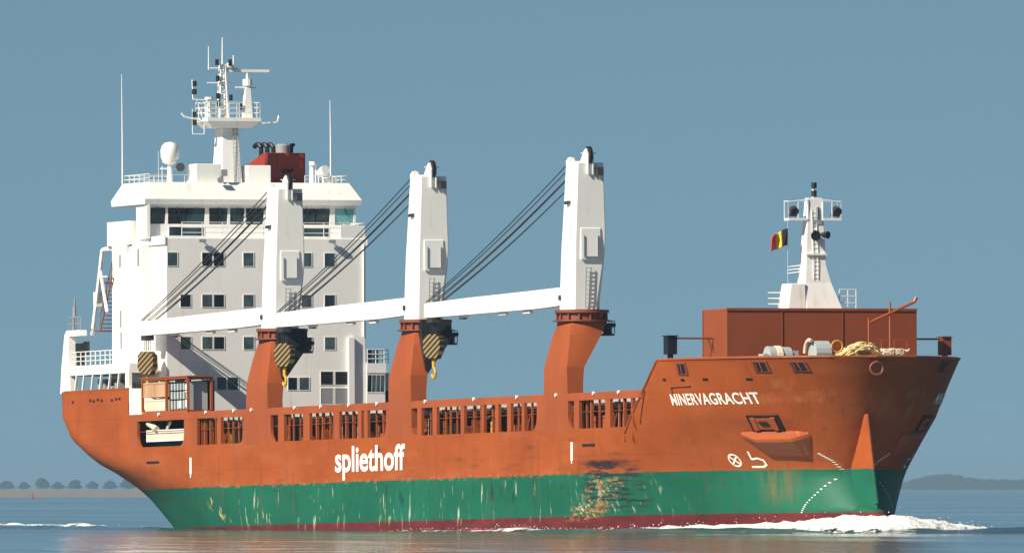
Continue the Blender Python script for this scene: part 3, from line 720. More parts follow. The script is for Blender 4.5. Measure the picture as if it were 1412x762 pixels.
# wheelhouse with forward-leaning windows
mb = MB(); BX = 9.45
mb.box(7.2, BX, -7.55, 7.5, 19.63, 20.62); mb.box(7.2, BX, -7.55, 7.5, 21.70, 22.2)
mb.box(2.9, 7.2, -4.2, 4.2, 19.63, 22.2)
for y0, y1 in ((-7.55, -7.42), (-6.20, -6.02), (-3.38, -3.06), (-1.74, -1.56), (-0.55, -0.41), (0.86, 3.2), (5.62, 6.0), (7.36, 7.5)): mb.box(7.25, BX, y0, y1, 20.62, 21.70)
mb.box(7.2, 7.4, -7.5, -4.2, 20.62, 21.7); mb.box(7.2, 7.4, 4.2, 7.5, 20.62, 21.7)
mb.box(9.30, 9.75, -7.62, -7.40, 19.63, 22.17)
bridge = mb.build('wheelhouse', 'white', house)
for a, b_, g_ in ((-7.42, -6.2, 'glass'), (-6.02, -4.75, 'glass'), (-4.68, -3.38, 'glass'), (-3.06, -1.74, 'glass'), (-1.56, -0.55, 'glass'), (-0.41, 0.86, 'glass'), (3.2, 4.6, 'glass'), (4.68, 5.62, 'glass'), (6.0, 7.36, 'teal')):
    mb = MB(); mb.cur = 1
    mb.loft([[(BX - .12, a, 20.62), (BX - .12, b_, 20.62), (BX + .06, b_, 21.7), (BX + .06, a, 21.7)], [(BX - .18, a, 20.62), (BX - .18, b_, 20.62), (BX - .02, b_, 21.7), (BX - .02, a, 21.7)]])
    mb.cur = 0; mb.tube((BX + .1, (a + b_) / 2, 21.75), (BX + .03, (a + b_) / 2 + .15, 21.3), 0.03, 0.03, 4)
    mb.build('bridge_window', ['floodlight', g_], house)
for a, b_ in ((-5.95, -3.45), (3.45, 5.55)): window(a, b_, 19.82, 20.42, 'glass', 'lower_bridge_window', house, BX)
mb = MB(); mb.rail([(12.3, -6.0, 19.62), (12.3, 7.1, 19.62)], 1.05, 1.45, 0.035, 3); mb.rail([(12.3, 7.1, 19.62), (9.6, 7.1, 19.62)], 1.05, 1.4, 0.035, 3)
mb.box(12.28, 12.34, 5.4, 7.15, 19.63, 20.5); mb.build('bridge_railing', 'white', house)
for y in (-4.7, 4.6):
    mb = MB(); mb.tube((HF, y, 19.5), (HF + .35, y, 19.5), 0.04); mb.box(HF + .2, HF + .5, y - .25, y + .25, 19.3, 19.5); mb.build('deck_light', 'steel', house)
# roof: overhanging slab with sloped fascia
mb = MB()
mb.loft([[(2.6, -7.75, 21.95), (9.75, -7.75, 21.95), (9.75, 7.78, 21.95), (2.6, 7.78, 21.95)],
         [(2.55, -7.8, 22.3), (9.85, -7.8, 22.3), (9.85, 7.82, 22.3), (2.55, 7.82, 22.3)],
         [(3.6, -7.3, 23.48), (9.1, -7.3, 23.48), (9.1, 7.15, 23.48), (3.6, 7.15, 23.48)]])
mb.build('bridge_roof', 'white', house)
mb = MB(); mb.rail([(9.0, -7.2, 23.48), (3.7, -7.2, 23.48), (3.7, -4.0, 23.48)], 0.55, 1.0, 0.03, 2); mb.rail([(9.0, -7.2, 23.48), (9.0, -3.4, 23.48)], 0.5, 1.2, 0.025, 1)
mb.rail([(9.0, 4.0, 23.48), (9.0, 7.0, 23.48), (3.7, 7.0, 23.48)], 0.5, 1.0, 0.03, 2); mb.build('roof_railing', 'white', house)
# equipment on the roof
mb = MB(); mb.lathe(6.9, -5.0, [(0.28, 23.48), (0.2, 23.6), (0.16, 24.7), (0.5, 24.85), (0.55, 24.95)], 14); mb.tube((6.9, -5.7, 24.45), (6.9, -4.3, 24.45), .05)
dm = mb.build('satellite_dome', 'white', ship, smooth=True)
mb = MB(); mb.lathe(6.9, -5.0, [(0.48, 24.95), (0.62, 25.2), (0.64, 25.7), (0.55, 26.0), (0.36, 26.2), (0.05, 26.28)], 20); mb.build('radome', 'white', dm, smooth=True)
mb = MB(); mb.disc((7.2, -4.35, 24.55), (1, -.3, 0), 0.3, 0.35, 14); mb.build('loud_hailer', 'floodlight', dm)
mb = MB(); mb.box(6.6, 8.6, -3.7, -1.9, 23.482, 24.75); mb.build('roof_locker', 'white', house, bevel=.05)
mb = MB(); mb.box(3.0, 6.0, 0.9, 2.6, 23.482, 24.75); mb.build('roof_locker', 'white', house, bevel=.05)
mb = MB(); mb.box(9.1, 9.5, -2.2, -1.75, 23.9, 24.35); mb.tube((9.2, -2.0, 23.48), (9.2, -2.0, 23.95), .06); mb.disc((9.6, -2.3, 23.65), (1, -.2, -.3), .22, .3, 12); mb.build('searchlight', 'steel', house)
for x, y, z in ((3.3, -7.2, 31.0), (7.2, 6.5, 29.2)):
    mb = MB(); mb.tube((x, y, 22.6), (x, y, 26.5), 0.07, 0.05, 6); mb.tube((x, y, 26.5), (x - .1, y, z), 0.045, 0.02, 5); mb.build('whip_antenna', 'white', ship)
mb = MB(); mb.tube((8.2, -6.0, 23.48), (8.2, -6.0, 24.6), .03); mb.cut(); mb.tube((8, -6.2, 25.6), (8, -6.2, 23.48), .018); mb.cut()
for y, h_ in ((5.2, 1.4), (5.7, .8), (6.1, .6), (5.4, .5)): mb.tube((7.8, y, 23.48), (7.8, y, 23.48 + h_), .04); mb.cut()
mb.tube((7.6, 5.0, 23.48), (7.6, 5.0, 24.9), 0.18, 0.16, 8); mb.disc((7.8, 5.0, 24.85), (0, 0, 1), .26, .25, 10); mb.cut(); mb.tube((7.95, 5.68, 23.48), (7.95, 5.68, 24.2), .08); mb.tube((7.6, 5.6, 24.2), (8.3, 5.75, 24.4), 0.34, 0.34, 12); mb.cut(); mb.box(7.3, 7.9, 5.9, 6.6, 23.48, 23.8)
each(mb, 'roof_aerial', 'white', house)

# radar mast
mast = MB()
mx, my = 4.6, -0.1
mast.quadloft([(23.482, mx - 1.05, mx + 1.05, my - .75, my + .75), (27.3, mx - .75, mx + .75, my - .58, my + .58)])
mast = mast.build('radar_mast', 'white', ship, bevel=.05)
mb = MB()
mb.quadloft([(27.3, mx - 1.1, mx + 1.1, my - 1.4, my + 1.4), (27.75, mx - 1.4, mx + 1.4, my - 1.85, my + 2.0), (28.0, mx - 1.4, mx + 1.4, my - 1.85, my + 2.0)])
mb.build('mast_platform', 'white', mast)
mb = MB(); e = [(mx - 1.35, my - 1.8), (mx + 1.35, my - 1.8), (mx + 1.35, my + 1.95), (mx - 1.35, my + 1.95), (mx - 1.35, my - 1.8)]
mb.rail([(a, b_, 28.0) for a, b_ in e], 1.05, .7, .028, 3); mb.build('platform_railing', 'white', mast)
mb = MB()
for dx, dy in ((-.3, -.3), (.3, -.3), (.3, .3), (-.3, .3)): mb.tube((mx + dx, my - .3 + dy, 28), (mx + dx * .5, my - .3 + dy * .5, 31.6), .085, .07)
for k in range(8):
    z = 28.3 + k * .42; w_ = .3 - .02 * k
    mb.path([(mx - w_, my - .3 - w_, z), (mx + w_, my - .3 - w_, z + .2), (mx + w_, my - .3 + w_, z + .4), (mx - w_, my - .3 + w_, z + .2), (mx - w_, my - .3 - w_, z)], .045, 4)
mb.tube((mx, my - .3, 31.5), (mx, my - .3, 33.5), .07, .04); mb.tube((mx, my - 1.3, 31.4), (mx, my + .8, 31.4), .05); mb.tube((mx, my - 1.3, 31.3), (mx, my - 1.3, 32.9), .05, .03); mb.tube((mx, my + .5, 31.3), (mx, my + .5, 32.3), .05)
mb.tube((mx, my - 1.4, 30.4), (mx, my + .3, 30.4), .05); mb.tube((mx - .3, my + .2, 31.6), (mx + .3, my + .2, 31.6), .2)
mb.tube((mx, my + .1, 28), (mx, my - .2, 30.5), .05); mb.build('lattice_topmast', 'white', mast)
mb = MB()
for z, y in ((31.6, -.8), (31.6, .15), (30.5, -.75), (29.3, -.75), (29.2, .2), (28.8, -.7), (28.6, .9)): mb.tube((mx + .3, my + y, z), (mx + .3, my + y, z + .4), .13, .13, 8); mb.cut()
for y, z in ((-3.0, 29.6), (-3.0, 30.15), (-3.0, 27.5), (-3.0, 28.05)): mb.tube((mx + .2, my + y + .6, z), (mx + .2, my + y + .6, z + .36), .17, .17, 8); mb.cut()
each(mb, 'navigation_lantern', 'black', mast)
mb = MB()
mb.tube((mx, my - 1.3, 28), (mx, my - 1.3, 29.2), .22, .2, 8); mb.disc((mx, my - 1.3, 29.35), (0, 0, 1), .35, .15, 10); mb.cut()
mb.path([(mx + .2, my - 1.3, 29.2), (mx + .2, my - 2.5, 29.25), (mx + .2, my - 2.55, 30.6)], .045, 5); mb.cut()
mb.path([(mx + .2, my - 1.6, 27.7), (mx + .2, my - 3.1, 28.05), (mx + .2, my - 3.35, 28.3)], .07, 5); mb.path([(mx + .2, my - 2.55, 28.6), (mx + .2, my - 2.55, 26.9), (mx + .2, my - 1.7, 26.9), (mx + .2, my - 1.7, 27.7)], .03, 5); mb.cut()
mb.path([(mx + .2, my + 1.7, 27.6), (mx + .2, my + 3.6, 27.75), (mx + .2, my + 3.7, 28.2)], .06, 5); mb.cut(); mb.tube((mx, my - 1.75, 28), (mx, my - 2.2, 29.3), .04)
each(mb, 'mast_yard', 'white', mast)
mb = MB(); mb.quadloft([(28.0, mx - .35, mx + .35, my + 1.1, my + 1.75), (30.2, mx - .2, mx + .2, my + 1.35, my + 1.65)]); mb.disc((mx, my + 1.5, 30.45), (0, 0, 1), .33, .45, 12); mb.build('radar_pedestal', 'white', mast)
mb = MB(); mb.box(mx - .12, mx + .12, my - .1, my + 3.05, 31.15, 31.34); mb.tube((mx, my + 1.5, 30.6), (mx, my + 1.5, 31.2), .12); mb.tube((mx, my + .6, 30.1), (mx, my + 2.1, 30.1), .06); mb.build('radar_scanner', 'white', mast)
mb = MB()
for y in (.15, .45): mb.tube((mx + 1.1, my + y, 23.5), (mx + .85, my + y, 28), .03)
for k in range(14): mb.tube((mx + 1.1 - k * .018, my + .15, 23.7 + k * .32), (mx + 1.1 - k * .018, my + .45, 23.7 + k * .32), .022)
mb.build('mast_ladder', 'steel', mast)

# funnel
mb = MB()
side_prof = [(-3.0, 23.2), (2.2, 23.2), (2.2, 25.72), (1.2, 25.78), (-2.4, 25.05), (-3.0, 24.7)]
mb.loft([[(x, 3.75, z) for x, z in side_prof], [(x, 6.4, z) for x, z in side_prof]])
mb.box(2.2, 2.24, 4.4, 6.4, 23.2, 25.74)
mb.box(-2.5, 2.0, 3.9, 6.2, 19.6, 23.2)
fun = mb.build('funnel', 'red', ship, bevel=.06)
mb = MB(); mb.path([(2.26, 4.75, 24.55), (2.26, 4.95, 24.62), (2.26, 5.25, 24.52), (2.26, 5.5, 24.6)], .07, 5); mb.path([(2.26, 4.7, 24.42), (2.26, 5.0, 24.38), (2.26, 5.3, 24.44)], .05, 5); mb.build('funnel_mark', 'black', fun)
for k in range(3):
    mb = MB(); y = 3.0 + .45 * k + .9
    x0 = 0.6 - k * .25
    x0 = 0.2
    mb.path([(x0, y, 25.4), (x0, y, 26.15), (x0 - .25, y - .12, 26.4), (x0 - .55, y - .2, 26.35), (x0 - .7, y - .25, 26.2)], .16, 8); mb.build('exhaust_pipe', 'black', fun, smooth=True)
mb = MB(); mb.lathe(0.6, 5.35, [(.5, 25.5), (.52, 26.3), (.4, 26.4), (.3, 26.3)], 18); mb.build('exhaust_drum', 'steel', fun, smooth=True)
mb = MB(); mb.lathe(0.6, 5.9, [(.16, 25.5), (.2, 26.2), (.34, 26.35), (.3, 26.45)], 10); mb.build('exhaust_pipe', 'black', fun, smooth=True)

# poop gallery
mb = MB()
def perim(z, off=0.0): return [(x, half(max(x, -3.3), z) - off) for x in (-3.5, -2.5, -1, 2, 5, 8, 11.1)]
mb.quadloft([(10.5, -3.45, 11.1, -9.42, 8.5), (11.15, -3.3, 11.1, -9.36, 8.5)])
for s_ in (-1, 1):
    for x in (-0.6, 1.0, 2.9, 4.7, 6.6, 8.5):
        mb.loft([[(x - .09, s_ * 9.28, 9.3), (x + .09, s_ * 9.28, 9.3), (x + .09, s_ * 9.42, 9.3), (x - .09, s_ * 9.42, 9.3)], [(x + .32, s_ * 9.28, 10.52), (x + .50, s_ * 9.28, 10.52), (x + .50, s_ * 9.41, 10.52), (x + .32, s_ * 9.41, 10.52)]])
    ya, yb = sorted((s_ * 9.445, s_ * 7.1)); mb.box(10.3, 11.1, min(s_ * 9.41, s_ * 9.2), max(s_ * 9.41, s_ * 9.2), 9.3, 10.52)
    # stern corner post
    ya, yb = sorted((s_ * 9.40, s_ * 8.9)); mb.loft([[(-3.72, ya, 9.3), (-1.4, ya, 9.3), (-1.4, yb, 9.3), (-3.72, yb, 9.3)], [(-3.4, ya, 11.2), (-1.75, ya, 11.2), (-1.75, yb, 11.2), (-3.4, yb, 11.2)], [(-2.75, ya, 13.3), (-1.85, ya, 13.3), (-1.85, yb, 13.3), (-2.75, yb, 13.3)], [(-2.35, ya, 13.6), (-0.4, ya, 13.6), (-0.4, yb, 13.6), (-2.35, yb, 13.6)]])
mb.box(-2.2, 0.6, -9.38, -8.9, 13.2, 13.6)
mb.box(-1.0, 2.5, -6.8, 6.8, 8.32, 10.5)
mb.quadloft([(7.63, 11.105, 13.1, -9.40, -7.2), (9.42, 11.105, 11.5, -9.40, -7.2)])
mb.box(8.0, 12.52, 7.175, 8.5, 7.63, 10.48); mb.box(11.102, 12.56, 7.18, 8.55, 10.49, 11.15)
gal = mb.build('poop_gallery', 'white', ship)
mb = MB(); mb.box(-1.0, 0.4, -9.2, -9.0, 11.2, 12.7); mb.cut(); mb.box(0.7, 1.5, -9.2, -9.0, 11.9, 12.8); each(mb, 'louvre', 'black', gal)
for s_ in (-1, 1):
    mb = MB(); mb.rail([(-1.6, s_ * 9.3, 11.15), (10.9, s_ * 9.3, 11.15)], 0.95, 1.05, .035, 3)
    if s_ > 0: mb.rail([(12.45, 8.45, 11.15), (12.45, 7.25, 11.15)], .95, 0.6, .035, 3)
    mb.build('poop_railing', 'white', gal)
for k in range(4):
    y = 7.22 + k * .31; mb = MB(); mb.cur = 1
    mb.loft([[(12.53, y, 9.2), (12.53, y + .26, 9.2), (12.53, y + .30, 10.35), (12.53, y + .04, 10.35)], [(12.50, y, 9.2), (12.50, y + .26, 9.2), (12.50, y + .30, 10.35), (12.50, y + .04, 10.35)]])
    mb.cur = 0; mb.box(12.5, 12.545, y, y + .26, 9.12, 9.19)
    mb.build('gallery_window', ['white', 'glass_grey' if k else 'glass_dark'], gal)
mb = MB(); mb.rail([(-2.2, -9.3, 13.6), (0.5, -9.3, 13.6)], .9, .6, .03, 2); mb.tube((-1.3, -9.15, 13.6), (-1.3, -9.15, 15.2), .16, .12, 8); mb.tube((-1.3, -9.15, 15.2), (-1.2, -9.15, 15.8), .07); mb.build('stern_light_post', 'steel', gal)
# fire boxes and winches under the gallery
mb = MB(); mb.box(2, 3.6, -8.6, -7.4, 8.32, 10.2); mb.cut(); mb.box(6.2, 7.2, -8.8, -7.6, 8.32, 9.9); mb.cut(); mb.tube((4.4, -8.6, 9.2), (6, -8.6, 9.2), .5, .5, 12); each(mb, 'stern_winch', 'steel', gal)

# stairs and lifeboat frame behind the house
mb = MB(); a = Vector((0.6, -7.9, 13.6)); b_ = Vector((3.1, -7.9, 17.2))
for dy in (0, .9): mb.loft([[a + Vector((0, dy - .03, -.12)), a + Vector((0, dy + .03, -.12)), a + Vector((0, dy + .03, .14)), a + Vector((0, dy - .03, .14))], [b_ + Vector((0, dy - .03, -.12)), b_ + Vector((0, dy + .03, -.12)), b_ + Vector((0, dy + .03, .14)), b_ + Vector((0, dy - .03, .14))]])
for k in range(13):
    p = a.lerp(b_, (k + .5) / 13); mb.box(p.x - .14, p.x + .14, p.y, p.y + .9, p.z - .03, p.z + .03)
for dy in (0, .9): mb.path([a + Vector((0, dy, 1)), b_ + Vector((0, dy, 1))], .03, 4)
for k in range(5):
    p = a.lerp(b_, k / 4); mb.tube(p, p + Vector((0, 0, 1)), .025, .025, 4)
mb.box(-0.6, .7, -8.0, -7.0, 13.5, 13.58); mb.build('stairway', 'orange_dark', ship)
mb = MB()
for y in (-8.1, -4.5): mb.path([(-0.6, y, 13.3), (0.8, y, 16.8), (1.6, y, 19.0), (2.6, y, 19.1)], .16, 6); mb.path([(1.2, y, 17.6), (2.55, y, 14.8)], .12, 6)
mb.tube((0.8, -8.1, 16.8), (.8, -4.5, 16.8), .1); mb.tube((1.2, -8.1, 17.2), (2.6, -8.1, 17.2), .05); mb.tube((1.6, -8.1, 19), (1.6, -4.5, 19), .1); mb.box(-.2, .4, -8.15, -7.7, 15.2, 16.2)
mb.box(0.4, 2.5, -7.0, 7.0, 10.5, 13.3)
mb.build('lifeboat_davit', 'white', ship)

# ------------------------------------------------------------------ cargo rack and loads by the aft opening
mb = MB()
for x in (12.9, 17.9, 22.4):
    for y in (-9.15, -7.5): mb.box(x, x + .16, y, y + .16, 7.64, 10.0)
for z in (7.65, 9.9):
    for y in (-9.15, -7.5): mb.box(12.9, 22.56, y + .002, y + .158, z, z + .16)
    for x in (12.9, 17.9, 22.4): mb.box(x + .002, x + .158, -8.99, -7.5, z, z + .158)
mb.box(12.7, 22.7, -9.2, -7.3, 10.02, 10.1); rack = mb.build('storage_rack', 'orange', ship)
def crate(name, x0, x1, y0, y1, z0, z1, mat, mat2, label, cat):
    mb = MB(); mb.box(x0, x1, y0, y1, z0, z1); mb.cur = 1
    for x in (x0, (x0 + x1) / 2 - .05, x1 - .12): mb.box(x - .003, x + .123, y0 - .04, y0 - .002, z0, z1)
    for z in (z0, z1 - .12): mb.box(x0, x1, y0 - .035, y0 - .003, z + .003, z + .117)
    o = mb.build(name, [mat, mat2], None, bevel=.02); on_ship(o); return tag(o, label, cat)
crate('wooden_crate', 13.15, 17.7, -9.05, -7.6, 8.75, 9.75, 'tan', 'tan', 'tan wooden crate in the upper tier of the red rack near the stern', 'crate')
crate('pale_crate', 13.4, 17.6, -9.0, -7.6, 7.82, 8.6, 'packing', 'packing', 'cream white crate directly below the tan crate in the red rack', 'crate')
crate('long_box', 13.6, 21.8, -9.0, -7.7, 5.75, 6.55, 'packing', 'white', 'long cream box lying in the large side opening near the stern', 'box')
mb = MB(); mb.box(18.3, 22.2, -8.9, -7.6, 7.82, 9.7); mb.cur = 1
for k in range(7): mb.box(18.3 + k * .62, 18.36 + k * .62, -8.96, -8.9, 7.82, 9.72)
for z in (7.82, 8.5, 9.1, 9.64): mb.box(18.3, 22.2, -8.95, -8.905, z, z + .06)
mb.cur = 2
for x, z in ((20.0, 7.95), (21.5, 8.0), (21.45, 9.0)): mb.box(x, x + .5, -8.945, -8.88, z, z + .5)
tag(on_ship(mb.build('cargo_cage', ['canvas', 'black', 'white'])), 'dark grey barred cage standing beside the tan crate in the red rack', 'cage')
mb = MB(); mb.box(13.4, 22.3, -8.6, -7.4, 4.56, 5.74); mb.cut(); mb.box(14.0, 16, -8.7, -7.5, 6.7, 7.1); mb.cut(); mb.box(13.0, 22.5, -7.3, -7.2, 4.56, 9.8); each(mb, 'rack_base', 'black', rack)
mb = MB(); mb.tube((14.3, -9.1, 7.0), (16.0, -9.1, 6.6), .2, .2, 8); mb.cut(); mb.tube((17.6, -8.9, 6.6), (18.3, -8.9, 7.1), .1); each(mb, 'spare_spar', 'packing', rack)
mb = MB(); mb.lathe(0, 0, [(.33, 0), (.36, .1), (.36, .85), (.3, .95)], 14)
for a in (.3, .65): mb.lathe(0, 0, [(.37, a), (.385, a + .02), (.385, a + .06), (.37, a + .08)], 14)
o = mb.build('blue_drum', 'blue', None, smooth=True); o.matrix_world = SHIPM @ Matrix.Translation((11.9, 7.85, 11.155)); tag(o, 'dark blue drum behind the railing on the far aft deck corner', 'drum')

# ------------------------------------------------------------------ forecastle
mb = MB(); mb.box(112.9, 117.0, -6.25, 6.35, 8.36, 12.55)
bw = mb.build('breakwater', 'oxide', ship, bevel=.04)
mb = MB(); mb.box(117.003, 117.06, -6.25, 6.35, 12.42, 12.58); mb.box(112.9, 112.96, -6.31, -6.25, 8.4, 12.5)
for y in (-2.6, 1.4): mb.tube((117.04, y, 8.4), (117.04, y, 12.4), .02, .02, 4)
mb.build('breakwater_trim', 'oxide', bw)
for s_ in (-1, 1):
    mb = MB(); y = s_ * 9.1
    mb.box(114.3, 115.1, y - .3, y + .3, 9.75, 10.85); mb.box(114.15, 115.2, y - .35, y + .35, 10.86, 10.92); mb.tube((114.5, y, 9.3), (114.5, y, 9.76), .12, .12, 8); mb.tube((114.9, y, 9.3), (114.9, y, 9.76), .12, .12, 8)
    mb.cur = 1; mb.tube((114.7, y, 10.75), (114.7, s_ * 6.3, 10.75), .06); mb.tube((114.7, s_ * 6.6, 10.7), (114.7, s_ * 6.35, 10.0), .05)
    mb.build('side_light', ['black' if s_ < 0 else 'orange_dark', 'orange_dark'], bw)
mb = MB(); 
for x, y in ((121.0, 1.6), (121.0, 3.0)): mb.tube((x, y, 8.36), (x, y, 11.9 if y < 2 else 12.9), .07)
mb.tube((121.0, 1.6, 11.6), (121.0, 4.6, 12.9), .09); mb.tube((121, 4.6, 12.9), (121, 4.75, 13.2), .12)
mb.rail([(121.0, 1.6, 9.4), (121.0, 4.1, 9.4)], 1.2, .9, .04, 2); mb.build('stores_davit', 'orange', bw)

fx, fy = 114.6, 0.15
mb = MB()
mb.quadloft([(12.56, fx - 1.0, fx + .9, fy - 1.75, fy - .55), (14.15, fx - .85, fx + .75, fy - 1.5, fy - .55)])
mb.quadloft([(12.562, fx - .95, fx + .95, fy - .55, fy + 1.85), (14.2, fx - .8, fx + .6, fy - .50, fy + 1.25), (15.3, fx - .65, fx + .5, fy - .42, fy + .95), (19.45, fx - .25, fx + .3, fy - .2, fy + .78)])
fm = mb.build('foremast', 'white', ship, bevel=.04)
mb = MB()
for s_, y0 in ((-1, fy - .2), (1, fy + .78)):
    y1 = fy + s_ * 1.75 + .25
    mb.box(fx - .4, fx + .4, min(y0, y1), max(y0, y1) , 18.05, 18.2); mb.rail([(fx + .35, y0, 18.2), (fx + .35, y1, 18.2), (fx - .35, y1, 18.2)], 1.05, .8, .035, 1)
    mb.tube((fx + .35, y1, 19.2), (fx + .35, y0, 19.35), .035)
mb.tube((fx, fy + .3, 19.4), (fx, fy + .3, 20.0), .12); mb.build('foremast_yard', 'white', fm)
for y in (fy - 1.1, fy + 1.75):
    mb = MB(); mb.disc((fx + .25, y, 18.65), (1, 0, -.4), .27, .35, 12); mb.box(fx - .2, fx + .1, y - .25, y + .25, 18.3, 18.5); mb.build('floodlight', 'floodlight', fm)
for z in (19.55, 20.05):
    mb = MB(); mb.tube((fx + .1, fy + .3, z), (fx + .1, fy + .3, z + .36), .17, .17, 10); mb.build('mast_lantern', 'black', fm)
mb = MB(); mb.tube((fx + .2, fy + .2, 17.2), (fx + .9, fy + .1, 17.1), .1, .32, 12); mb.tube((fx + .2, fy + .6, 17.2), (fx + .8, fy + .95, 17.15), .08, .24, 12); mb.build('fog_horn', 'black', fm, smooth=True)
mb = MB(); mb.tube((fx + .33, fy + .4, 18.2), (fx + .33, fy + .4, 18.9), .14, .1, 8); mb.box(fx + .3, fx + .42, fy + .1, fy + .7, 17.8, 18.1); mb.build('searchlight', 'steel', fm)
mb = MB(); mb.box(fx - .4, fx + .62, fy - .4, fy + .95, 15.9, 16.0); mb.build('mast_platform', 'white', fm); mb = MB()
for z in (14.9, 15.1, 15.3): mb.tube((fx - .4, fy - 1.3, z - .1), (fx - .4, fy - .4, z), .03); mb.cut()
for z in (12.9, 13.25, 13.6): mb.tube((fx - .6, fy - 2.5, z), (fx - .6, fy - 1.6, z), .04); mb.cut()
mb.rail([(fx + .5, fy + 1.8, 12.56), (fx + .5, fy + 2.9, 12.56)], 1.25, .7, .035, 3); mb.cut(); each(mb, 'mast_railing', 'white', fm); mb = MB()
for y in (.05, .35): mb.tube((fx + .62, fy + y, 14.4), (fx + .36, fy + y, 18.7), .02)
for k in range(16):
    z = 14.5 + k * .27; xx = fx + .62 - (z - 14.2) * .06; mb.tube((xx, fy + .05, z), (xx, fy + .35, z), .02)
mb.build('mast_ladder', 'white', fm)

# mooring gear on the bow
mb = MB()
mb.tube((119.6, -4.6, 9.5), (119.6, -3.1, 9.5), .68, .62, 16); mb.box(119.2, 120.1, -3.0, -2.7, 8.36, 9.9); mb.box(119.2, 120.1, -5.0, -4.7, 8.36, 9.7)
mb.build('mooring_winch', 'canvas', ship, smooth=True)
mb = MB(); mb.tube((120.4, -1.9, 9.75), (120.4, -.9, 9.75), .75, .75, 16); mb.box(120.0, 120.9, -.9, -.6, 8.36, 9.9); mb.cur = 1
for k in range(12):
    a = math.pi * k / 11; a2 = math.pi * (k + 1) / 11
    if k < 7: mb.tube((120.4 - .8 * math.cos(a), -2.1, 9.75 + .8 * math.sin(a)), (120.4 - .8 * math.cos(a2), -2.1, 9.75 + .8 * math.sin(a2)), .12)
for k in range(14):
    a = 6.28319 * k / 14; a2 = 6.28319 * (k + 1) / 14; mb.cur = 2
    mb.tube((121, -.5 + .36 * math.cos(a), 10.15 + .36 * math.sin(a)), (121, -.5 + .36 * math.cos(a2), 10.15 + .36 * math.sin(a2)), .05)
mb.build('anchor_windlass', ['canvas', 'packing', 'yellow'], ship)
mb = MB(); mb.tube((119.62, -4.1, 9.5), (119.62, -3.75, 9.5), .71, .71, 16); mb.build('winch_strap', 'packing', ship)
mb = MB(); rg = random.Random(9)
for k in range(44):
    cx, cy = 121.2 + rg.uniform(-.5, .5), 1.0 + rg.gauss(0, .65); cz = 9.55 + rg.random() * .85 * max(0, 1 - abs(cy - 1.0) / 1.4); rr = rg.uniform(.35, .8)
    ti = rg.uniform(-.5, .5); pts = []
    for i in range(15):
        a = 6.28319 * i / 14; pts.append((cx + .5 * rr * math.cos(a), cy + rr * math.sin(a), cz + ti * rr * math.sin(a + rg.random() * .3) * .7 + .12 * math.cos(2 * a)))
    mb.path(pts, .05, 5)
mb.box(120.9, 121.5, -.2, 2.6, 8.36, 9.6)
tag(on_ship(mb.build('mooring_rope', 'rope')), 'heap of pale yellow mooring rope on the foredeck before the breakwater', 'rope')
mb = MB()
for k in range(14):
    cy = 2.6 + rg.random() * 1.0; pts = [(121.6 + .3 * math.cos(6.28 * i / 10), cy + .5 * math.sin(6.28 * i / 10), 9.65 + rg.random() * .35) for i in range(11)]; mb.path(pts, .05, 5)
mb.box(121.4, 121.9, 2.3, 3.6, 8.36, 9.6)
tag(on_ship(mb.build('rope_coil', 'packing')), 'smaller cream rope coil by the red davit posts on the bow', 'rope')

# flag
mb = MB(); NX, NZ = 18, 10; W_, H_ = 1.1, 1.05
for st in range(3):
    mb.cur = st; vs = []; fs = []
    for i in range(7):
        for j in range(NZ + 1):
            u = (st * 6 + i) / 18; v = j / NZ
            p = Vector((fx + .12 * math.sin(u * 7 + v * 1.5) , fy - 1.45 - u * W_, 17.55 - (1 - v) * H_ * (1 - .12 * u) - .55 * u ** 1.3 + .04 * math.sin(u * 9)))
            vs.append(p)
    for i in range(6):
        for j in range(NZ):
            a = i * (NZ + 1) + j; fs.append((a, a + NZ + 1, a + NZ + 2, a + 1))
    mb.add(vs, fs)
fl = mb.build('flag', ['flag_black', 'flag_yellow', 'flag_red'], None, smooth=True)
md = fl.modifiers.new('cloth', 'SOLIDIFY'); md.thickness = .012
on_ship(fl); tag(fl, 'black, yellow and red striped flag flying from the foremast halyard', 'flag')
mb = MB(); mb.tube((fx, fy - 1.43, 12.6), (fx, fy - 1.43, 18.1), .012, .012, 4); mb.build('halyard', 'white', fm)

# ------------------------------------------------------------------ sea
def at(depth, px, z=0.0):        # a ground point some metres ahead of the camera, px of the photograph sideways
    p = CAM + DIR * depth + RGT * ((px - 706) / 22260 * depth); return Vector((p.x, p.y, z))
mb = MB(); p = [at(d, 706) + RGT * s for d, s in ((-1500, -8000), (-1500, 8000), (30000, 8000), (30000, -8000))]
mb.add([(q.x, q.y, 0) for q in p], [(0, 1, 2, 3)]); tag(mb.build('sea', 'sea'), 'calm blue grey sea around the ship', 'sea', kind='structure')

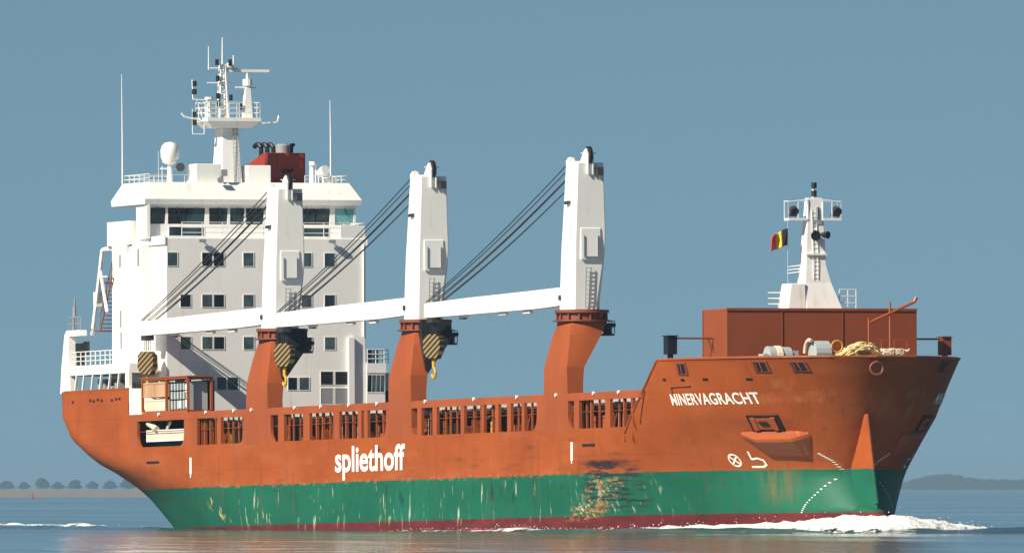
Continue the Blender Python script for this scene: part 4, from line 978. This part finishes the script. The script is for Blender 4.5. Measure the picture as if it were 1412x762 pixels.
def foam(name, pts, seed, sub=14, spray=0):
    """lumpy white water along a path of (x, y, height, half width)"""
    mb = MB(); P = []
    for a, b_ in zip(pts, pts[1:]):
        L = math.hypot(b_[0] - a[0], b_[1] - a[1]); n = max(2, int(L / .22))
        P += [[a[i] + (b_[i] - a[i]) * k / n for i in range(4)] for k in range(n)]
    P.append(list(pts[-1])); K = 15; vs = []
    for i, (x, y, h_, w_) in enumerate(P):
        q0 = P[max(0, i - 1)]; q1 = P[min(len(P) - 1, i + 1)]
        n = Vector((-(q1[1] - q0[1]), q1[0] - q0[0], 0)).normalized()
        for k in range(K):
            s = -1 + 2 * k / (K - 1)
            w_ = P[i][3] * 1.5; jx, jy = x + n.x * s * w_, y + n.y * s * w_
            nz = noise.fractal(Vector((jx * .8, jy * .8, seed)), 1.0, 2.0, 4); n2 = noise.noise(Vector((jx * 2.6, jy * 2.6, seed + 3)))
            prof = max(0, 1 - s * s) ** 1.5
            z = h_ * prof * (0.80 + .28 * nz + .12 * n2) - .05 - .12 * (abs(s) > .98)
            vs.append((jx, jy, z))
    fs = [(i * K + k, i * K + k + 1, (i + 1) * K + k + 1, (i + 1) * K + k) for i in range(len(P) - 1) for k in range(K - 1)]
    mb.add(vs, fs); rg = random.Random(seed)
    for k in range(spray):
        x, y, h_, w_ = rg.choice(P); r_ = rg.uniform(.012, .045)
        c0 = Vector((x + rg.gauss(0, w_ * .5), y + rg.gauss(0, w_ * .5), h_ * rg.uniform(.4, 1.3)))
        mb.add([c0 + Vector(d) * r_ for d in ((1, 0, 0), (-1, 0, 0), (0, 1, 0), (0, -1, 0), (0, 0, 1), (0, 0, -1))], [(0, 2, 4), (2, 1, 4), (1, 3, 4), (3, 0, 4), (2, 0, 5), (1, 2, 5), (3, 1, 5), (0, 3, 5)])
    return mb.build(name, 'foam', None, smooth=True)
o = foam('bow_wave', [(66, -10.8, .10, .5), (74, -10.8, .17, .8), (86, -10.8, .20, 1.0), (92, -11.0, .42, 1.1), (95, -11.0, .36, 1.1), (99, -10.9, .22, 1.0), (106, -10.8, .28, 1.2), (112, -10.2, .46, 1.6), (117, -8.0, .62, 2.2), (122, -4.6, .86, 2.6), (126.0, -1.4, 1.28, 2.6), (127.4, .8, 1.45, 2.3), (126, 3.4, 1.0, 2.2), (123.6, 6.2, .70, 2.0), (120.5, 9.4, .50, 1.8), (117.5, 12.2, .34, 1.4), (115, 14.5, .1, .8)], 4, spray=420)
tag(o, 'white foaming bow wave curling round the stem and along the side', 'bow wave', kind='stuff')
o = foam('stern_wake', [(-42, -14, .20, 1.2), (-30, -13, .34, 1.2), (-22, -12.5, .42, 1.3), (-15, -12.2, .50, 1.3), (-8, -11.8, .44, 1.1), (0, -11.0, .40, 1.0), (5, -10.6, .46, .9), (10, -10.2, .26, .8), (18, -10.0, .14, .5), (26, -10.2, .05, .3)], 8, spray=30)
tag(o, 'thin white line of wake trailing off the stern', 'wake', kind='stuff')
def swell(name, pts, label):
    mb = MB(); P = []
    for a, b_ in zip(pts, pts[1:]):
        P += [[a[i] + (b_[i] - a[i]) * k / 30 for i in range(4)] for k in range(30)]
    vs = []; K = 11
    for i, (x, y, h_, w_) in enumerate(P):
        q0 = P[max(0, i - 1)]; q1 = P[min(len(P) - 1, i + 1)]; n = Vector((-(q1[1] - q0[1]), q1[0] - q0[0], 0)).normalized()
        for k in range(K):
            s = -1 + 2 * k / (K - 1); e = min(1, i / 12, (len(P) - 1 - i) / 12)
            vs.append((x + n.x * s * w_, y + n.y * s * w_, h_ * e * (.5 + .5 * math.cos(s * math.pi)) * (1 + .4 * noise.noise(Vector((x * .3, y * .3, 2)))) - .02))
    mb.add(vs, [(i * K + k, i * K + k + 1, (i + 1) * K + k + 1, (i + 1) * K + k) for i in range(len(P) - 1) for k in range(K - 1)])
    return tag(mb.build(name, 'sea', None, smooth=True), label, 'wave', kind='structure')
swell('rolling_water', [(-45, -17, .25, 3), (-20, -15.5, .3, 3), (10, -13, .25, 2.6), (40, -13, .18, 2.4)], 'low dark swell spreading beside the stern')
swell('rolling_water', [(95, -12.5, .2, 2.0), (112, -12.5, .3, 2.2), (124, -7, .35, 2.4), (130, 1, .3, 2.4), (126, 9, .35, 2.4), (120, 15, .35, 2.4), (113, 21, .3, 2.4)], 'low dark swell thrown out ahead of the bow')

# ------------------------------------------------------------------ far shores
mb = MB(); rows = []
for i in range(41):
    px = -260 + i * 18
    d0 = 4850 + 120 * math.sin(i * .7) + 60 * math.sin(i * 1.9); rows.append((at(d0, px, -.05), at(d0 + 300, px, .25), at(9000, px, .5), at(25500, px, .6)))
vs = [p for r in rows for p in r]
mb.add(vs, [(i * 4 + k, i * 4 + k + 1, i * 4 + 5 + k, i * 4 + 4 + k) for i in range(40) for k in range(3)])
tag(mb.build('sandy_shore', 'sand'), 'long flat sandy shore under a row of trees', 'shore', kind='structure')

def tree(px, w_, h_, depth=24000, seed=1):
    rg = random.Random(seed); base = at(depth, px, .55)
    r = empty('shore_tree', base)
    mb = MB(); mb.tube((0, 0, 0), (0, 0, h_ * .4), w_ * .045, w_ * .03, 6)
    for k in range(4):
        a = 1.57 * k + rg.random(); mb.tube((0, 0, h_ * .3), (math.cos(a) * w_ * .25, math.sin(a) * w_ * .25, h_ * .6), w_ * .02, w_ * .01, 5)
    mb.build('trunk', 'bark', r)
    mb = MB()
    for k in range(900):
        a = rg.uniform(0, 6.283); q = rg.random() ** .45; v = rg.random()
        rad = w_ * .5 * q * math.sqrt(min(1, (1.02 - v) * 1.1 + .02)) * min(1, .6 + v * 3); z = h_ * (.12 + .88 * v)
        lump = 1 + .5 * noise.noise(Vector((math.cos(a) * 1.3, math.sin(a) * 1.3, v * 3 + seed)))
        c0 = Vector((math.cos(a) * rad * lump, math.sin(a) * rad * lump, z * (.85 + .15 * lump))); s = rg.uniform(.35, .8) * w_ / 12
        d1 = Vector((rg.gauss(0, 1), rg.gauss(0, 1), rg.gauss(0, 1))).normalized(); d2 = d1.orthogonal().normalized()
        mb.add([c0 - d1 * s, c0 + d2 * s, c0 + d1 * s, c0 - d2 * s], [(0, 1, 2, 3)])
    mb.build('crown', 'leaf', r)
    return r
spec = [(8, 15, 6.0, 'broad low tree on the sandy shore, at the end of the row'), (33, 12, 5.8, 'small round tree on the sandy shore, seventh tree from the ship stern'),
        (58, 12, 7.6, 'tall peaked tree on the sandy shore, sixth tree from the ship stern'), (80, 13, 6.0, 'round tree on the sandy shore, fifth tree from the ship stern'),
        (104, 13, 6.2, 'round tree on the sandy shore, fourth tree from the ship stern'), (128, 13, 6.2, 'round tree on the sandy shore, third tree from the ship stern'),
        (152, 12.5, 6.2, 'round tree on the sandy shore, second tree from the ship stern'), (177, 15, 8.0, 'large tree on the sandy shore partly hidden by the ship stern')]
for i, (px, w_, h_, lb) in enumerate(spec):
    tag(tree(px, w_ * (1.75, 1.6, 1.9, 1.5, 1.8, 1.55, 1.7, 1.75)[i], h_ * (2.0, 1.8, 2.15, 1.75, 2.1, 1.85, 2.0, 2.1)[i], seed=i + 2), lb, 'tree', 'trees in a row on the far sandy shore')

# wooded rise on the right, far off
mb = MB(); D0 = 25500; n = 150; rows = []
prof = [(1215, 2), (1245, 7), (1265, 10.5), (1285, 14.0), (1310, 14.6), (1335, 11.5), (1350, 10.0), (1375, 9.5), (1400, 9.2), (1430, 10), (1480, 8), (1560, 6), (1640, 2)]
for i in range(n + 1):
    px = 1215 + 425 * i / n
    for (a, ha), (b_, hb) in zip(prof, prof[1:]):
        if a <= px <= b_: h_ = ha + (hb - ha) * (px - a) / (b_ - a)
    h_ *= 1.70 + .18 * noise.fractal(Vector((px * .11, 0, 0)), 1, 2, 4)
    rows.append([at(D0, px, -.3), at(D0 + 6, px, h_ * .55), at(D0 + 25, px, h_ * .88 + .6 * noise.noise(Vector((px * .5, 3, 0)))), at(D0 + 70, px, h_), at(D0 + 160, px, h_ * .9), at(D0 + 320, px, -.3)])
vs = [p for r in rows for p in r]
mb.add(vs, [(i * 6 + k, i * 6 + k + 1, i * 6 + 7 + k, i * 6 + 6 + k) for i in range(n) for k in range(5)])
tag(mb.build('wooded_hill', 'wood'), 'low hazy blue wooded rise on the horizon beyond the bow', 'hill', kind='structure')

# small red channel buoy
r = empty('channel_buoy', at(4300, 45, 0)); mb = MB()
mb.lathe(0, 0, [(.3, -.3), (.5, -.2), (.5, .2), (.4, .3), (.1, .35), (.08, .9)], 14); mb.build('float', 'red', r, smooth=True)
mb = MB(); mb.lathe(0, 0, [(.04, .9), (.16, .9), (.16, 1.15), (.04, 1.2)], 10); mb.build('topmark', 'red', r)
tag(r, 'tiny red buoy on the water off the tree lined sandy shore', 'buoy')

# air: a thin even haze over the whole place
HAZE = 3.8e-5
mb = MB(); p = [at(d, 706) + RGT * q for d, q in ((-1600, -8100), (-1600, 8100), (30100, 8100), (30100, -8100))]
mb.add([(q.x, q.y, z) for z in (-6, 40) for q in p], [(0, 1, 2, 3), (7, 6, 5, 4), (0, 4, 5, 1), (1, 5, 6, 2), (2, 6, 7, 3), (3, 7, 4, 0)])
hz = mb.build('haze', 'sea', None); hz.data.materials.clear()
m = bpy.data.materials.new('haze air'); m.use_nodes = True; t = m.node_tree; t.nodes.clear()
ou = t.nodes.new('ShaderNodeOutputMaterial'); vo = t.nodes.new('ShaderNodeVolumePrincipled')
vo.inputs['Color'].default_value = (0.34, 0.54, 0.72, 1); vo.inputs['Density'].default_value = HAZE; vo.inputs['Anisotropy'].default_value = 0.0
t.links.new(vo.outputs[0], ou.inputs['Volume']); hz.data.materials.append(m)
tag(hz, kind='stuff')
